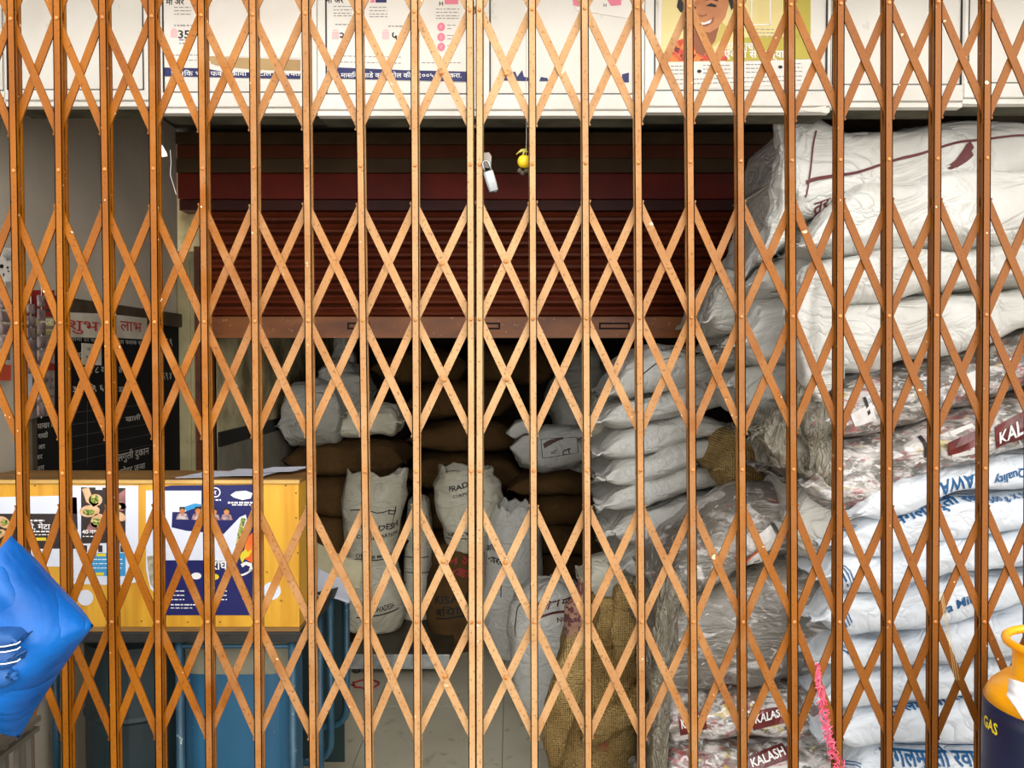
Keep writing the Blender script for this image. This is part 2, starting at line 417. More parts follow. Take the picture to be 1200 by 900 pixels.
def upright(name, D, ctrl, depth, m, seed, label, cat='sack', group=None, top='open', lump=0.015, wr=0.006, nu=44, nv=44, parent=None,
            nexp=2.5, rim=0.05, zbase=None, lean=0.0, wav=0.012, stretch=(14, 8, 6), yo=0.0):
    """a standing sack: ctrl = (py, left, right) stations from bottom to top"""
    rows = []; 
    p0 = P(600, ctrl[0][0], D); p1 = P(600, ctrl[-1][0], D); H = p1.z - p0.z
    for i in range(nu):
        t = i / (nu - 1)
        y, xl, xr = lerp_ctrl(ctrl, t)
        a = P(xl, y, D + depth * 0.35); b = P(xr, y, D + depth * 0.35); w = (b.x - a.x) / 2; cx = (a.x + b.x) / 2; z = a.z
        if zbase is not None and i == 0: zshift = zbase - z
        if zbase is not None: z += zshift * (1 - t)
        dd = depth / 2 * (1 - (0.25 * t ** 3 if top == 'open' else 0.1 * t))
        r = []
        for j in range(nv):
            g = 2 * math.pi * j / nv; s_, c_ = math.sin(g), math.cos(g)
            wv = wav * t ** 2 * noise.noise(Vector((j * 0.45, seed, 0.2)))
            r.append(Vector((cx + w * math.copysign(abs(s_) ** (2 / nexp), s_), D + depth / 2 + lean * t - dd * math.copysign(abs(c_) ** (2 / nexp), c_), z + wv * 3)))
        rows.append(r)
    ends = [(min(1, 0.3 + 3 * i / nu) if i / nu < 0.3 else 1.0, 0.004 + 0.010 * (i / nu) ** 2) for i in range(nu)]
    rows = displace(rows, lump, wr, seed, ends, stretch)
    c0 = sum(rows[0], Vector()) / nv
    bot = [[c0 + (p - c0) * f + Vector((0, 0, 0)) for p in rows[0]] for f in (0.02, 0.6, 0.92)]
    for p in rows[0]: p.z += 0.012
    for p in rows[1]: p.z += 0.004
    top_rows = []
    ct = sum(rows[-1], Vector()) / nv
    if top == 'open':
        for f, dz in ((0.97, 0.004), (0.93, -0.01), (0.88, -0.07), (0.86, -0.14), (0.4, -0.16), (0.02, -0.15)):
            top_rows.append([Vector((ct.x + (p.x - ct.x) * f, ct.y + (p.y - ct.y) * f, p.z + dz + (0 if dz > -0.15 else 0))) for p in rows[-1]])
    elif top == 'roll':
        outer = []
        for f, dz in ((1.04, 0.02), (1.0, 0.035), (0.9, 0.035), (0.82, 0.01), (0.76, -0.05), (0.4, -0.09), (0.02, -0.08)):
            top_rows.append([Vector((ct.x + (p.x - ct.x) * f, ct.y + (p.y - ct.y) * f, p.z + dz + 0.01 * noise.noise(Vector((j * 0.6, f * 3, seed))))) for j, p in enumerate(rows[-1])])
    else:
        for f, dz in ((0.9, 0.02), (0.6, 0.04), (0.2, 0.05), (0.02, 0.05)):
            top_rows.append([Vector((ct.x + (p.x - ct.x) * f, ct.y + (p.y - ct.y) * f, p.z + dz)) for p in rows[-1]])
    mb = MB().grid(bot + rows + top_rows)
    n0 = nv; tot = len(bot) + len(rows) + len(top_rows)
    mb.f += [tuple(range(n0 - 1, -1, -1)), tuple((tot - 1) * n0 + k for k in range(n0))]
    o = mb.build(name, m, parent, smooth=True)
    if parent is None: tag(o, label, cat, group)
    o_rows[o.name] = (rows, 'v'); return o

def surf(rows, i, j, off):
    nu = len(rows); nv = len(rows[0]); i = max(0, min(nu - 1.001, i)); i0 = int(i); fi = i - i0; j0 = math.floor(j); fj = j - j0
    a = rows[i0][j0 % nv]; b = rows[i0][(j0 + 1) % nv]; c = rows[i0 + 1][j0 % nv]; d = rows[i0 + 1][(j0 + 1) % nv]
    p = (a * (1 - fj) + b * fj) * (1 - fi) + (c * (1 - fj) + d * fj) * fi
    n = ((c + d) - (a + b)).cross((b + d) - (a + c))
    if n.length > 1e-12: n.normalize()
    cen = sum(rows[i0], Vector()) / nv
    if n.dot(p - cen) < 0: n = -n
    return p + n * off
def locate(rows, px, py):
    best = None; nv = len(rows[0])
    for i, r in enumerate(rows):
        c = sum(r, Vector()) / nv
        for j, p in enumerate(r):
            if p.y > c.y + 0.01: continue
            x, y = proj(p); d = (x - px) ** 2 + (y - py) ** 2
            if best is None or d < best[0]: best = (d, i, j)
    return best[1], best[2]
def mapper(o, px, py, rot=0.0, off=0.003):
    rows, kind = o_rows[o.name]; i0, j0 = locate(rows, px, py); nu = len(rows); nv = len(rows[0])
    i1 = max(2, min(nu - 3, i0))
    di = max(1e-4, (rows[i1 + 1][j0] - rows[i1 - 1][j0]).length / 2); dj = max(1e-4, (rows[i1][(j0 + 2) % nv] - rows[i1][j0 - 2]).length / 4)
    cr, sr = math.cos(rot), math.sin(rot)
    def f(x, y):
        x, y = x * cr - y * sr, x * sr + y * cr
        if kind == 'h': return surf(rows, i0 + x / di, j0 + y / dj, off)
        return surf(rows, i0 + y / di, j0 + x / dj, off)
    return f
def subdiv_faces(v, f, cell):
    """cut big faces of flat print so that it hugs the cloth"""
    import bmesh
    bm = bmesh.new(); vv = [bm.verts.new((p[0], p[1], 0)) for p in v]
    for q in f:
        try: bm.faces.new([vv[k] for k in q])
        except ValueError: pass
    xs = [p[0] for p in v]; ys = [p[1] for p in v]
    for ax, lo, hi in ((0, min(xs), max(xs)), (1, min(ys), max(ys))):
        k = 1
        while lo + k * cell < hi:
            co = [0, 0, 0]; no = [0, 0, 0]; co[ax] = lo + k * cell; no[ax] = 1
            bmesh.ops.bisect_plane(bm, geom=bm.verts[:] + bm.edges[:] + bm.faces[:], plane_co=co, plane_no=no); k += 1
    bm.verts.index_update()
    v2 = [p.co.copy() for p in bm.verts]; f2 = [tuple(p.index for p in q.verts) for q in bm.faces]; bm.free(); return v2, f2
def print_on(o, px, py, items, m, rot=0.0, name='print', off=0.003):
    """items: ('t', text, x, y, size[, width]) or ('r', x0, y0, x1, y1) in metres around the point seen at px, py"""
    f = mapper(o, px, py, rot, off); mb = MB()
    for it in items:
        if it[0] == 't':
            v, fc = text_mesh(it[1], 0.022); s = it[4]; sx = s
            if not v: continue
            if len(it) > 5: sx = it[5] / (max(p.x for p in v) - min(p.x for p in v))
            v = [Vector((p.x * sx + it[2], p.y * s + it[3], 0)) for p in v]
        else:
            _, x0, y0, x1, y1 = it; v = [Vector((x0, y0, 0)), Vector((x1, y0, 0)), Vector((x1, y1, 0)), Vector((x0, y1, 0))]; fc = [(0, 1, 2, 3)]
        v, fc = subdiv_faces(v, fc, 0.018)
        mb.add([f(p.x, p.y) for p in v], fc)
    return mb.build(name, m, o, smooth=False, kind='stuff')
def frame_items(w, h, t=0.004): return [('r', -w / 2, h / 2 - t, w / 2, h / 2), ('r', -w / 2, -h / 2, w / 2, -h / 2 + t), ('r', -w / 2, -h / 2, -w / 2 + t, h / 2), ('r', w / 2 - t, -h / 2, w / 2, h / 2)]

# ================================================================== THE SETTING
DG, DS = 1.90, 3.50            # depth of the gate and of the rolling shutter
XI, XR, DB = -1.32, 1.95, 6.1  # inner left wall, right wall, back wall
CONC = mat('cement_plaster', srgb(206, 196, 178), srgb(186, 176, 158), rough=0.85, scale=2.5, bump=0.15, bscale=18)
FACADE = mat('facade_plaster', srgb(168, 160, 146), srgb(150, 142, 128), rough=0.85, scale=3, bump=0.15)
STAIN = mat('stained_plaster', srgb(212, 198, 156), srgb(122, 106, 70), rough=0.9, scale=6, bump=0.25, bscale=20, spot=srgb(176, 160, 110), spot_scale=11, spot_lo=0.6, spot_hi=0.68)
DARKWALL = mat('dark_plaster', srgb(70, 60, 44), srgb(46, 38, 28), rough=0.95, scale=3)  # dark brown plaster for back wall, ceiling and lintel
TILE = mat('vitrified_tile', srgb(212, 206, 184), srgb(196, 189, 166), rough=0.28, scale=3, spot=srgb(160, 150, 126), spot_scale=14, spot_lo=0.62, spot_hi=0.78)
GROUT = mat('grout', srgb(110, 104, 90), rough=0.9)
STREET = mat('street_concrete', srgb(150, 146, 138), srgb(128, 124, 116), rough=0.9, scale=4)

floor = struct(box_obj('floor', (XW - 0.3, DG - 0.05, -0.12), (XR + 0.2, DB + 0.1, -0.006), GROUT))
T = 0.6
for iy in range(-3, 5):
    for ix in range(-3, 4):
        x0 = -0.04 + ix * T; y0 = 3.75 + iy * T
        xa, xb = max(x0, XW), min(x0 + T, XR); ya, yb = max(y0, DG - 0.05), min(y0 + T, DB)
        if xb - xa < 0.05 or yb - ya < 0.05: continue
        box_obj('tile', (xa + 0.0015, ya + 0.0015, -0.006), (xb - 0.0015, yb - 0.0015, 0.0), TILE, floor)
struct(box_obj('floor_street', (-6, -7, -0.14), (6.5, DG - 0.05, 0.0), STREET))
struct(box_obj('wall_left', (XW - 0.2, DG + 0.06, 0), (XW, DS + 0.0, 2.75), CONC))
struct(box_obj('wall_right', (XR, DG + 0.06, 0), (XR + 0.2, DB + 0.1, 2.75), CONC))
struct(box_obj('wall_inner_left', (XI - 0.2, DS + 0.1, 0), (XI, DB, 2.75), STAIN))
struct(box_obj('wall_back', (XI - 0.2, DB, 0), (XR, DB + 0.15, 2.75), DARKWALL))
struct(box_obj('ceiling', (XW - 0.2, DG + 0.28, 2.63), (XR + 0.2, DB + 0.1, 2.75), DARKWALL))
struct(box_obj('wall_front_top', (-4, DG - 0.02, 2.775), (4.5, DG + 0.3, 4.2), FACADE))
struct(box_obj('wall_front_left', (-4, DG - 0.02, 0), (XW - 0.02, DG + 0.06, 2.775), FACADE))
struct(box_obj('wall_front_right', (XR + 0.02, DG - 0.02, 0), (4.5, DG + 0.06, 2.775), FACADE))

# black skirting band and grey dado on the inner left wall
def inner(px, py): 
    c = (px - 600) / F; cy = -(py - 450) / F; s = XI / c
    return Vector((XI, s * (CP + cy * SP), CZ + (-SP + cy * CP) * s))
zb0 = inner(262, 522).z; zb1 = inner(262, 505).z
struct(box_obj('trim_1', (XI, DS + 0.1, zb0), (XI + 0.012, DB, zb1), mat('black_band', srgb(22, 20, 18), rough=0.6)))
struct(box_obj('trim_2', (XI, DS + 0.1, 0), (XI + 0.006, DB, zb0), mat('grey_dado', srgb(150, 144, 128), srgb(126, 120, 106), rough=0.7)))
# jamb post, steel guide
JAMB = mat('limewashed_post', srgb(182, 170, 128), srgb(150, 140, 104), rough=0.8, scale=6, bump=0.2, bscale=30, spot=srgb(110, 100, 72), spot_scale=12, spot_lo=0.62, spot_hi=0.7)
j = MB().box((XW, DS - 0.02, 0), (P(231, 400, DS).x, DS + 0.14, 2.10)).build('door_1', JAMB, bevel=0.006); struct(j)
box_obj('moulding', (P(212, 400, DS).x, DS - 0.032, 0), (P(226, 400, DS).x, DS - 0.02, 2.06), JAMB, j, bevel=0.004)
RUSTBROWN = mat('brown_oxide', srgb(112, 58, 24), srgb(78, 38, 18), rough=0.5, scale=8, bump=0.15, spot=srgb(60, 34, 20), spot_scale=80, spot_lo=0.6, spot_hi=0.7)
g = MB().box((P(231.5, 400, DS).x, DS - 0.03, 0), (P(238, 400, DS).x, DS + 0.06, 2.12)).box((P(243, 400, DS).x, DS - 0.03, 0), (P(247, 400, DS).x, DS + 0.06, 2.12)).box((P(231.5, 400, DS).x, DS + 0.045, 0), (P(247, 400, DS).x, DS + 0.06, 2.12)).build('trim_3', RUSTBROWN)
struct(g)

# painted boards above the shutter
OLIVE = mat('olive_brown_paint', srgb(96, 72, 42), srgb(78, 56, 32), rough=0.6)
BROWNP = mat('brown_paint', srgb(116, 54, 24), srgb(96, 42, 18), rough=0.5)
MAROON = mat('maroon_paint', srgb(138, 36, 14), srgb(110, 28, 12), rough=0.45)
DKMAROON = mat('dark_maroon_paint', srgb(84, 28, 14), srgb(64, 22, 12), rough=0.45)
lint = struct(box_obj('wall_lintel', (XW, DS + 0.12, P(600, 247, DS).z), (XR, DS + 0.30, 2.63), DARKWALL))
for (ya, yb, m, dp) in ((156, 170, OLIVE, 0.0), (170.4, 186, BROWNP, 0.012), (186.4, 203, OLIVE, 0.004), (203.4, 233, MAROON, 0.016), (233.4, 246, DKMAROON, 0.03)):
    box_obj('board', (XW + 0.004, DS - 0.02 + dp, P(600, yb, DS).z), (XR - 0.004, DS + 0.12, P(600, ya, DS).z), m, lint, bevel=0.003)

# rolling shutter, half open
SLAT = mat('shutter_paint', srgb(124, 56, 32), srgb(98, 42, 24), rough=0.28, scale=3, spot=srgb(150, 110, 84), spot_scale=24, spot_lo=0.72, spot_hi=0.76)
SHX0, SHX1 = P(244, 400, DS).x, 1.85
zt = P(600, 246, DS).z; zbm = P(600, 371, DS).z; nsl = 9; ph = (zt - zbm) / nsl
sh = thing('rolling_shutter', (0.2, DS + 0.03, zbm), 'maroon rolling shutter with ribbed slats, pulled halfway down behind the gate', 'shutter')
for k in range(nsl):
    z0 = zt - k * ph
    prof = [(0.026, 0.0), (0.002, -0.010), (0.0, -0.018), (0.010, -0.025), (0.0, -0.034), (0.004, -0.044), (0.026, -0.0505), (0.026, -ph + 0.001)]
    rows = [[Vector((x, DS + a, z0 + b * ph / 0.0516 if b > -ph + 0.002 else z0 - ph + 0.001)) for a, b in prof] for x in (SHX0, SHX1)]
    MB().grid(rows, closed_v=False).add([], []).build('slat', SLAT, sh)
RAIL = mat('shutter_rail_paint', srgb(158, 90, 30), srgb(118, 62, 20), rough=0.45, scale=5, stretch=(1, 1, 3), spot=srgb(200, 150, 112), spot_scale=70, spot_lo=0.66, spot_hi=0.74)
rz0, rz1 = P(600, 395, DS).z, zbm
rail = box_obj('bottom_rail', (SHX0, DS - 0.018, rz0), (SHX1, DS + 0.04, rz1), RAIL, sh, bevel=0.004)
box_obj('rail_lip', (SHX0, DS - 0.028, rz0 - 0.004), (SHX1, DS + 0.03, rz0 + 0.012), RAIL, sh)
HOLE = mat('slot_shadow', srgb(40, 22, 14), rough=0.9)
for (a, b) in ((407, 433), (566, 586), (702, 738)):
    hs = MB()
    for (q0, q1) in (((a, 378), (b, 380)), ((a, 384), (b, 386)), ((a, 380), (a + 2, 384)), ((b - 2, 380), (b, 384))):
        p = P(q0[0], q1[1], DS - 0.02); q = P(q1[0], q0[1], DS - 0.02); hs.box((p.x, DS - 0.021, p.z), (q.x, DS - 0.015, q.z))
    hs.build('lift_slot', HOLE, rail)

# ================================================================== FASCIA PANELS over the gate
DF = 2.10
PANEL_W = mat('white_laminate', srgb(234, 231, 222), srgb(222, 218, 206), rough=0.5, scale=3, spot=srgb(178, 168, 146), spot_scale=9, spot_lo=0.64, spot_hi=0.74)
ALU = mat('white_aluminium', srgb(240, 238, 231), srgb(226, 223, 213), rough=0.4, scale=5, spot=srgb(150, 140, 120), spot_scale=40, spot_lo=0.70, spot_hi=0.76)
GASKET = mat('black_gasket', srgb(30, 30, 32), rough=0.7)
ZT = 2.77
SOFFIT = mat('olive_soffit', srgb(96, 94, 74), srgb(58, 56, 44), rough=0.9, scale=8)  # dark olive backing, its lower face visible under the panels
fascia = []
def fascia_panel(x0, x1, pl, pr, pb, yb, label):
    """unit from px x0 to x1, inner sheet pl..pr, sheet bottom pb, bottom edge yb"""
    a = P(x0, yb, DF); b = P(x1, yb, DF); zb = a.z; zs = P(600, pb, DF).z; xl = P(pl, pb, DF).x; xr = P(pr, pb, DF).x
    t = thing('fascia_panel', ((a.x + b.x) / 2, DF + 0.06, zb), label, 'panel', 'white framed panels above the gate')
    box_obj('sheet', (xl, DF + 0.006, zs), (xr, DF + 0.016, ZT), PANEL_W, t)
    gk = 0.0032
    MB().box((xl - gk, DF + 0.002, zs - gk), (xl, DF + 0.02, ZT)).box((xr, DF + 0.002, zs - gk), (xr + gk, DF + 0.02, ZT)).box((xl - gk, DF + 0.002, zs - gk), (xr + gk, DF + 0.02, zs)).build('gasket', GASKET, t)
    zr = zs - gk
    box_obj('stile', (a.x, DF, zr - 0.02), (xl - gk, DF + 0.03, ZT), ALU, t, bevel=0.003)
    box_obj('stile', (xr + gk, DF, zr - 0.02), (b.x, DF + 0.03, ZT), ALU, t, bevel=0.003)
    box_obj('bottom_rail', (a.x, DF - 0.002, zb + 0.014), (b.x, DF + 0.03, zr), ALU, t, bevel=0.003)
    box_obj('drip_edge', (a.x, DF + 0.004, zb), (b.x, DF + 0.03, zb + 0.013), ALU, t)
    box_obj('backing', (a.x, DF + 0.03, zb + 0.004), (b.x, DF + 0.12, ZT), SOFFIT, t)
    return t
fascia_panel(-76, 5.5, -60, 3, 105, 121, 'white framed panel at the far left end above the gate')
fascia_panel(6, 181, 9, 167, 104, 124, 'blank white framed panel above the grey side wall')
fascia_panel(181.5, 371.5, 192, 362, 107, 132, 'white framed panel carrying the torn poster with the number 35')
fascia_panel(372, 563, 383, 553, 109, 135, 'white framed panel carrying the poster with three pink roundels')
fascia_panel(563.5, 755, 575, 742, 109, 135, 'white framed panel with scraps of a peeled-off poster')
fascia_panel(755.5, 973, 768, 968, 105, 131, 'white framed panel carrying the yellow portrait poster')
fascia_panel(973.5, 1128.5, 976, 1126, 98, 125, 'blank white framed panel above the topmost white sack')
fascia_panel(1129, 1290, 1136, 1280, 96, 121, 'white framed panel at the far right end above the gate')

# ---- posters stuck on the fascia
rnd = random.Random(5)
PAPER = mat('poster_paper', srgb(240, 236, 228), srgb(228, 221, 208), rough=0.6, scale=4)
BLUSH = mat('pale_pink_print', srgb(240, 196, 196), rough=0.6)
KRAFT = mat('kraft_back', srgb(196, 166, 116), srgb(170, 138, 92), rough=0.8, scale=6)
SKIN = mat('printed_skin', srgb(206, 138, 84), srgb(184, 112, 62), rough=0.5, scale=16)
SKIN_D = mat('printed_dark_skin', srgb(146, 82, 44), rough=0.5)
GOLD = mat('printed_gold', srgb(206, 186, 92), rough=0.5)
STRAW = mat('printed_straw', srgb(236, 222, 160), srgb(226, 206, 130), rough=0.5, scale=5)
OCHRE = mat('printed_ochre', srgb(188, 172, 58), rough=0.5)
SARI = mat('printed_red_cloth', srgb(206, 60, 36), srgb(226, 130, 50), rough=0.5, scale=34, spread=(0.45, 0.55), spot=srgb(120, 20, 24), spot_scale=70, spot_lo=0.56, spot_hi=0.6)
D0 = DF + 0.0045                 # front of the paper
def sheet(name, pts, D, m, label, cat='poster', group=None, t=0.0012):
    o = MB().slab([P(x, y, D) for x, y in pts], (0, 1, 0), t).build(name, m)
    return tag(o, label, cat, group)
def dl(parent, name, m, fn, D=D0 - 0.0006):
    mb = MB(); fn(mb, D); return mb.build(name, m, parent, kind='stuff' if len(mb.f) > 1 else None)
NV = 'navy_band'
# torn poster with 35
po = sheet('poster', [(190.5, -60), (352, -60), (352, 68), (300, 67), (262, 66), (244, 66), (252, 77), (290, 80), (352, 81), (352, 92), (190, 88.5)], D0, PAPER, 'white price poster printed 35, torn along a kraft strip above a navy band')
dl(po, 'navy_band', NAVY_INK, lambda mb, D: ppoly(mb, [(190, 79), (240, 80), (262, 84), (352, 86.5), (352, 92.5), (190, 89)], D))
dl(po, 'torn_strip', KRAFT, lambda mb, D: ppoly(mb, [(243, 66), (262, 67), (352, 70), (352, 83), (300, 82), (262, 78), (248, 75)], D))
dl(po, 'band_lettering', WHITE_INK, lambda mb, D: ptext(mb, 'मासिक भाडे फक्त किंवा दर टोल की बचत', 276, 86, 7.5, D - 0.0004, 0.01, 150))
dl(po, 'number', BLACK_INK, lambda mb, D: (ptext(mb, '35', 215.5, 40, 13, D, 0.02, 13), ptext(mb, 'मा अर', 205, 2, 9, D, 0.02)))
def _g(mb, D):
    for y in (8, 12, 16): pseudo(mb, 204, 224, y, 1.2, D, rnd)
    for y in (29,): pseudo(mb, 204, 236, y, 1.6, D, rnd)
    for y in (46, 50): pseudo(mb, 210, 226, y, 1.6, D, rnd)
    for y in (64, 70): pseudo(mb, 200, 236, y, 1.0, D, rnd)
dl(po, 'small_print', GREY_INK, _g)
dl(po, 'pink_mark', BLUSH, lambda mb, D: (prect(mb, 200, 35, 208, 44, D), prect(mb, 202, 33, 206, 35, D)))
# centre poster
po = sheet('poster', [(382.5, -60), (553, -60), (553, 96.5), (470, 94.5), (381.5, 91.5)], D0, PAPER, 'white poster with two black numerals, three pink roundels and a navy band')
dl(po, 'navy_band', NAVY_INK, lambda mb, D: ppoly(mb, [(386, 78.5), (470, 82), (553, 84), (553, 96), (470, 94), (396, 92)], D))
dl(po, 'band_lettering', WHITE_INK, lambda mb, D: ptext(mb, 'मासिक भाडे किंवा टोल की रु.१००५ चालू करा.', 470, 88, 7.5, D - 0.0004, 0.012, 140))
dl(po, 'number', BLACK_INK, lambda mb, D: (ptext(mb, '२१', 404, 42, 13, D, 0.02), ptext(mb, '५', 463, 42, 14, D, 0.02), ptext(mb, 'मा अर', 392, 0, 9, D, 0.02), ptext(mb, 'H', 517, 4, 7, D, 0.02)))
dl(po, 'navy_tab', NAVY_INK, lambda mb, D: prect(mb, 440, -6, 453, 3, D))
dl(po, 'pink_tab', PINK_INK, lambda mb, D: (prect(mb, 521, -5, 537, 5, D), prect(mb, 434, -4, 439, 3, D)))
def _g(mb, D):
    for y in (7, 11, 15, 18): pseudo(mb, 391, 412, y, 1.1, D, rnd); pseudo(mb, 433, 454, y + 1, 1.1, D, rnd); pseudo(mb, 511, 538, y + 3, 1.1, D, rnd)
    pseudo(mb, 393, 414, 28, 1.4, D, rnd); pseudo(mb, 455, 472, 30, 1.4, D, rnd)
    for y in (65, 72): pseudo(mb, 390, 470, y, 1.0, D, rnd, 0.02)
    for y in (31, 43, 55): pseudo(mb, 524, 534, y - 2, 1.0, D, rnd); pseudo(mb, 524, 530, y + 2, 1.0, D, rnd)
    pseudo(mb, 494, 540, 73, 1.0, D, rnd)
dl(po, 'small_print', GREY_INK, _g)
dl(po, 'pink_roundels', PINK_INK, lambda mb, D: [pell(mb, 517, y, 4.6, 5, D) for y in (31.5, 43.5, 55)])
dl(po, 'roundel_tick', BLUSH, lambda mb, D: [ptext(mb, 'र', 517, y, 7, D - 0.0004) for y in (31.5, 43.5, 55)])
dl(po, 'pink_mark', BLUSH, lambda mb, D: [(prect(mb, x, 37, x + 8, 46, D), prect(mb, x + 1, 34.5, x + 7, 36, D)) for x in (389, 448)])
# peeled poster scraps
po = sheet('poster_scrap', [(692, -50), (741, -50), (741, 22.5), (725, 20), (708, 17), (690, 14), (676, 12), (671, 4)], D0, PAPER, 'torn upper scrap of a white poster with a pink logo corner', 'poster scrap')
dl(po, 'pink_tab', PINK_INK, lambda mb, D: (ppoly(mb, [(709, -4), (728, -4), (728, 6), (716, 7)], D), ppoly(mb, [(671, -4), (680, -2), (678, 8), (672, 6)], D)))
dl(po, 'lettering', BLACK_INK, lambda mb, D: ptext(mb, 'H', 709, 6, 5, D, 0.02))
tag(MB().slab([P(x, y, D0) for x, y in [(585, 94), (585.5, 88), (590, 86), (601, 90), (601, 84), (604, 84), (606, 90), (612, 82), (614, 90), (622, 91), (622, 95)]], (0, 1, 0), 0.001).build('poster_scrap', NAVY_INK), 'ragged navy poster scrap left near the bottom of the peeled panel, beside the middle rivet', 'poster scrap')
tag(MB().slab([P(x, y, D0) for x, y in [(632, 95), (634, 90), (638, 91), (641, 91), (643, 95)]], (0, 1, 0), 0.001).build('poster_scrap', NAVY_INK), 'tiny triangular navy poster scrap in the middle of the peeled panel', 'poster scrap')
tag(MB().slab([P(x, y, D0) for x, y in [(725, 96), (724, 92), (729, 90), (729, 87), (737, 85), (737, 96.5)]], (0, 1, 0), 0.001).build('poster_scrap', NAVY_INK), 'squarish navy poster scrap at the right corner of the peeled panel', 'poster scrap')
# yellow portrait poster (generic smiling woman)
po = sheet('poster', [(772, -70), (950, -70), (950, 98), (772, 106)], D0, PAPER, 'yellow poster with a smiling woman in a red patterned garment')
dl(po, 'straw_ground', STRAW, lambda mb, D: ppoly(mb, [(778, -70), (932, -70), (932, 70), (774, 73)], D))
e1 = D0 - 0.001; e2 = e1 - 0.0004; e3 = e2 - 0.0004; e4 = e3 - 0.0004
dl(po, 'gold_ground', OCHRE, lambda mb, D: (ppoly(mb, [(866, 44), (950, 42), (950, 69), (850, 72)], D), ppoly(mb, [(932, -70), (950, -70), (950, 42), (932, 43)], D)), e1)
dl(po, 'red_garment', SARI, lambda mb, D: ppoly(mb, [(775, 72.5), (777, 64), (784, 52), (800, 45), (816, 38), (832, 66), (852, 58), (852, 71)], D), e1)
dl(po, 'neck', SKIN_D, lambda mb, D: ppoly(mb, [(812, 20), (846, 20), (838, 48), (824, 66), (815, 60), (810, 40)], D), e2)
dl(po, 'collar_cloth', GOLD, lambda mb, D: ppoly(mb, [(846, 26), (853, 32), (848, 44), (832, 58), (824, 66), (838, 48)], D), e2 - 0.0002)
dl(po, 'hair', BLACK_INK, lambda mb, D: (ppoly(mb, [(793, 8), (796, -8), (806, -30), (832, -40), (856, -30), (864, -10), (862, 6), (857, 12), (852, -4), (830, -20), (812, -8), (802, 16), (797, 14)], D)), e2)
dl(po, 'face', SKIN, lambda mb, D: ppoly(mb, [(805, 0), (808, -18), (820, -28), (842, -26), (853, -12), (854, 6), (850, 20), (842, 32), (832, 38), (822, 37), (812, 28), (807, 14)], D), e3)
def _f(mb, D):
    ppoly(mb, [(827, 7), (833, 3.5), (840, 6), (839, 8.5), (832, 7.5)], D); ppoly(mb, [(808, 10), (812, 6.5), (816, 8.5), (815, 11)], D)
    ppoly(mb, [(826, 1), (834, -3), (842, 0.5), (841, 2), (834, -0.5)], D); ppoly(mb, [(806, 4), (812, 1), (816, 3), (812, 3.4)], D)
dl(po, 'eyes', BLACK_INK, _f, e4)
dl(po, 'nose_shade', SKIN_D, lambda mb, D: (ppoly(mb, [(818, 17), (822, 20), (828, 18.5), (829, 16), (824, 18)], D), ppoly(mb, [(817, 24), (823, 27), (832, 24), (837, 19), (836, 26), (828, 31), (820, 30)], D)), e4)
dl(po, 'smile', WHITE_INK, lambda mb, D: ppoly(mb, [(819, 25.5), (825, 26.5), (832, 24), (834.5, 22.5), (832, 27), (825, 29), (820.5, 28.5)], D), e4 - 0.0004)
dl(po, 'title_lettering', WHITE_INK, lambda mb, D: (ptext(mb, 'एकदाच', 868, 54, 12, D, 0.02, 30), ptext(mb, 'एकदा संधी घ्या', 884, 63, 12, D, 0.02, 70), prect(mb, 880, -50, 881.4, 29, D), prect(mb, 902, -50, 903.4, 29, D), prect(mb, 880, 28, 903.4, 29.4, D)), e2)
def _g(mb, D):
    for y in (77, 81.5, 86): pseudo(mb, 786, 804, y, 1.0, D, rnd); pseudo(mb, 824, 842, y - 1, 1.0, D, rnd); pseudo(mb, 844, 856, y - 1, 1.0, D, rnd); pseudo(mb, 874, 892, y - 2, 1.0, D, rnd); pseudo(mb, 922, 940, y - 3, 1.0, D, rnd)
    for y in (93, 98): pseudo(mb, 786, 940, y, 1.0, D, rnd, -0.03)
    for y in (34, 38, 42): pseudo(mb, 886, 908, y, 1.0, D, rnd)
dl(po, 'small_print', GREY_INK, _g, e1)
dl(po, 'bullets', BLACK_INK, lambda mb, D: (pell(mb, 819.5, 83.5, 2.6, 2, D), pell(mb, 914.5, 78.5, 2.6, 2, D)), e1)
# flap of loose film at the right end of the fascia
tag(MB().slab([P(x, y, DF - 0.004) for x, y in [(936, 128), (968, 124), (970, 133), (960, 131), (948, 131)]], (0, 1, 0), 0.002).build('film_scrap', PAPER), 'white torn film flap hanging under the panel above the sacks', 'scrap')

# ================================================================== COLLAPSIBLE GATE
LEFT = [(-146, -141), (-92, -86), (-38, -31), (15, 26), (68, 75.5), (122, 131), (179, 185), (237, 243.5), (297, 301.5), (359, 365), (422, 430), (486, 488.5), (551, 553)]
RIGHT = [(562, 562), (624, 626), (686, 689), (748, 752), (809, 813), (868, 871), (928, 931), (985, 983.5), (1042, 1042), (1099, 1096), (1157, 1153.5), (1214, 1211), (1271, 1268), (1328, 1325), (1385, 1382), (1442, 1439), (1499, 1496), (1556, 1553)]
def gx(pk, py): return pk[0] + (pk[1] - pk[0]) * (py - 160) / 590.0
def gy(row, px):
    a = [-155, 22, 200, 379, 555, 729, 905, 1081][row]; b = [-183, 1, 185, 369, 549, 729, 911, 1093][row]
    return a + (b - a) * (px - 20) / 1137.0
PWID = 0.018
RIVET = mat('worn_rivet', srgb(196, 128, 60), srgb(150, 90, 40), rough=0.35, metal=0.2, scale=90)
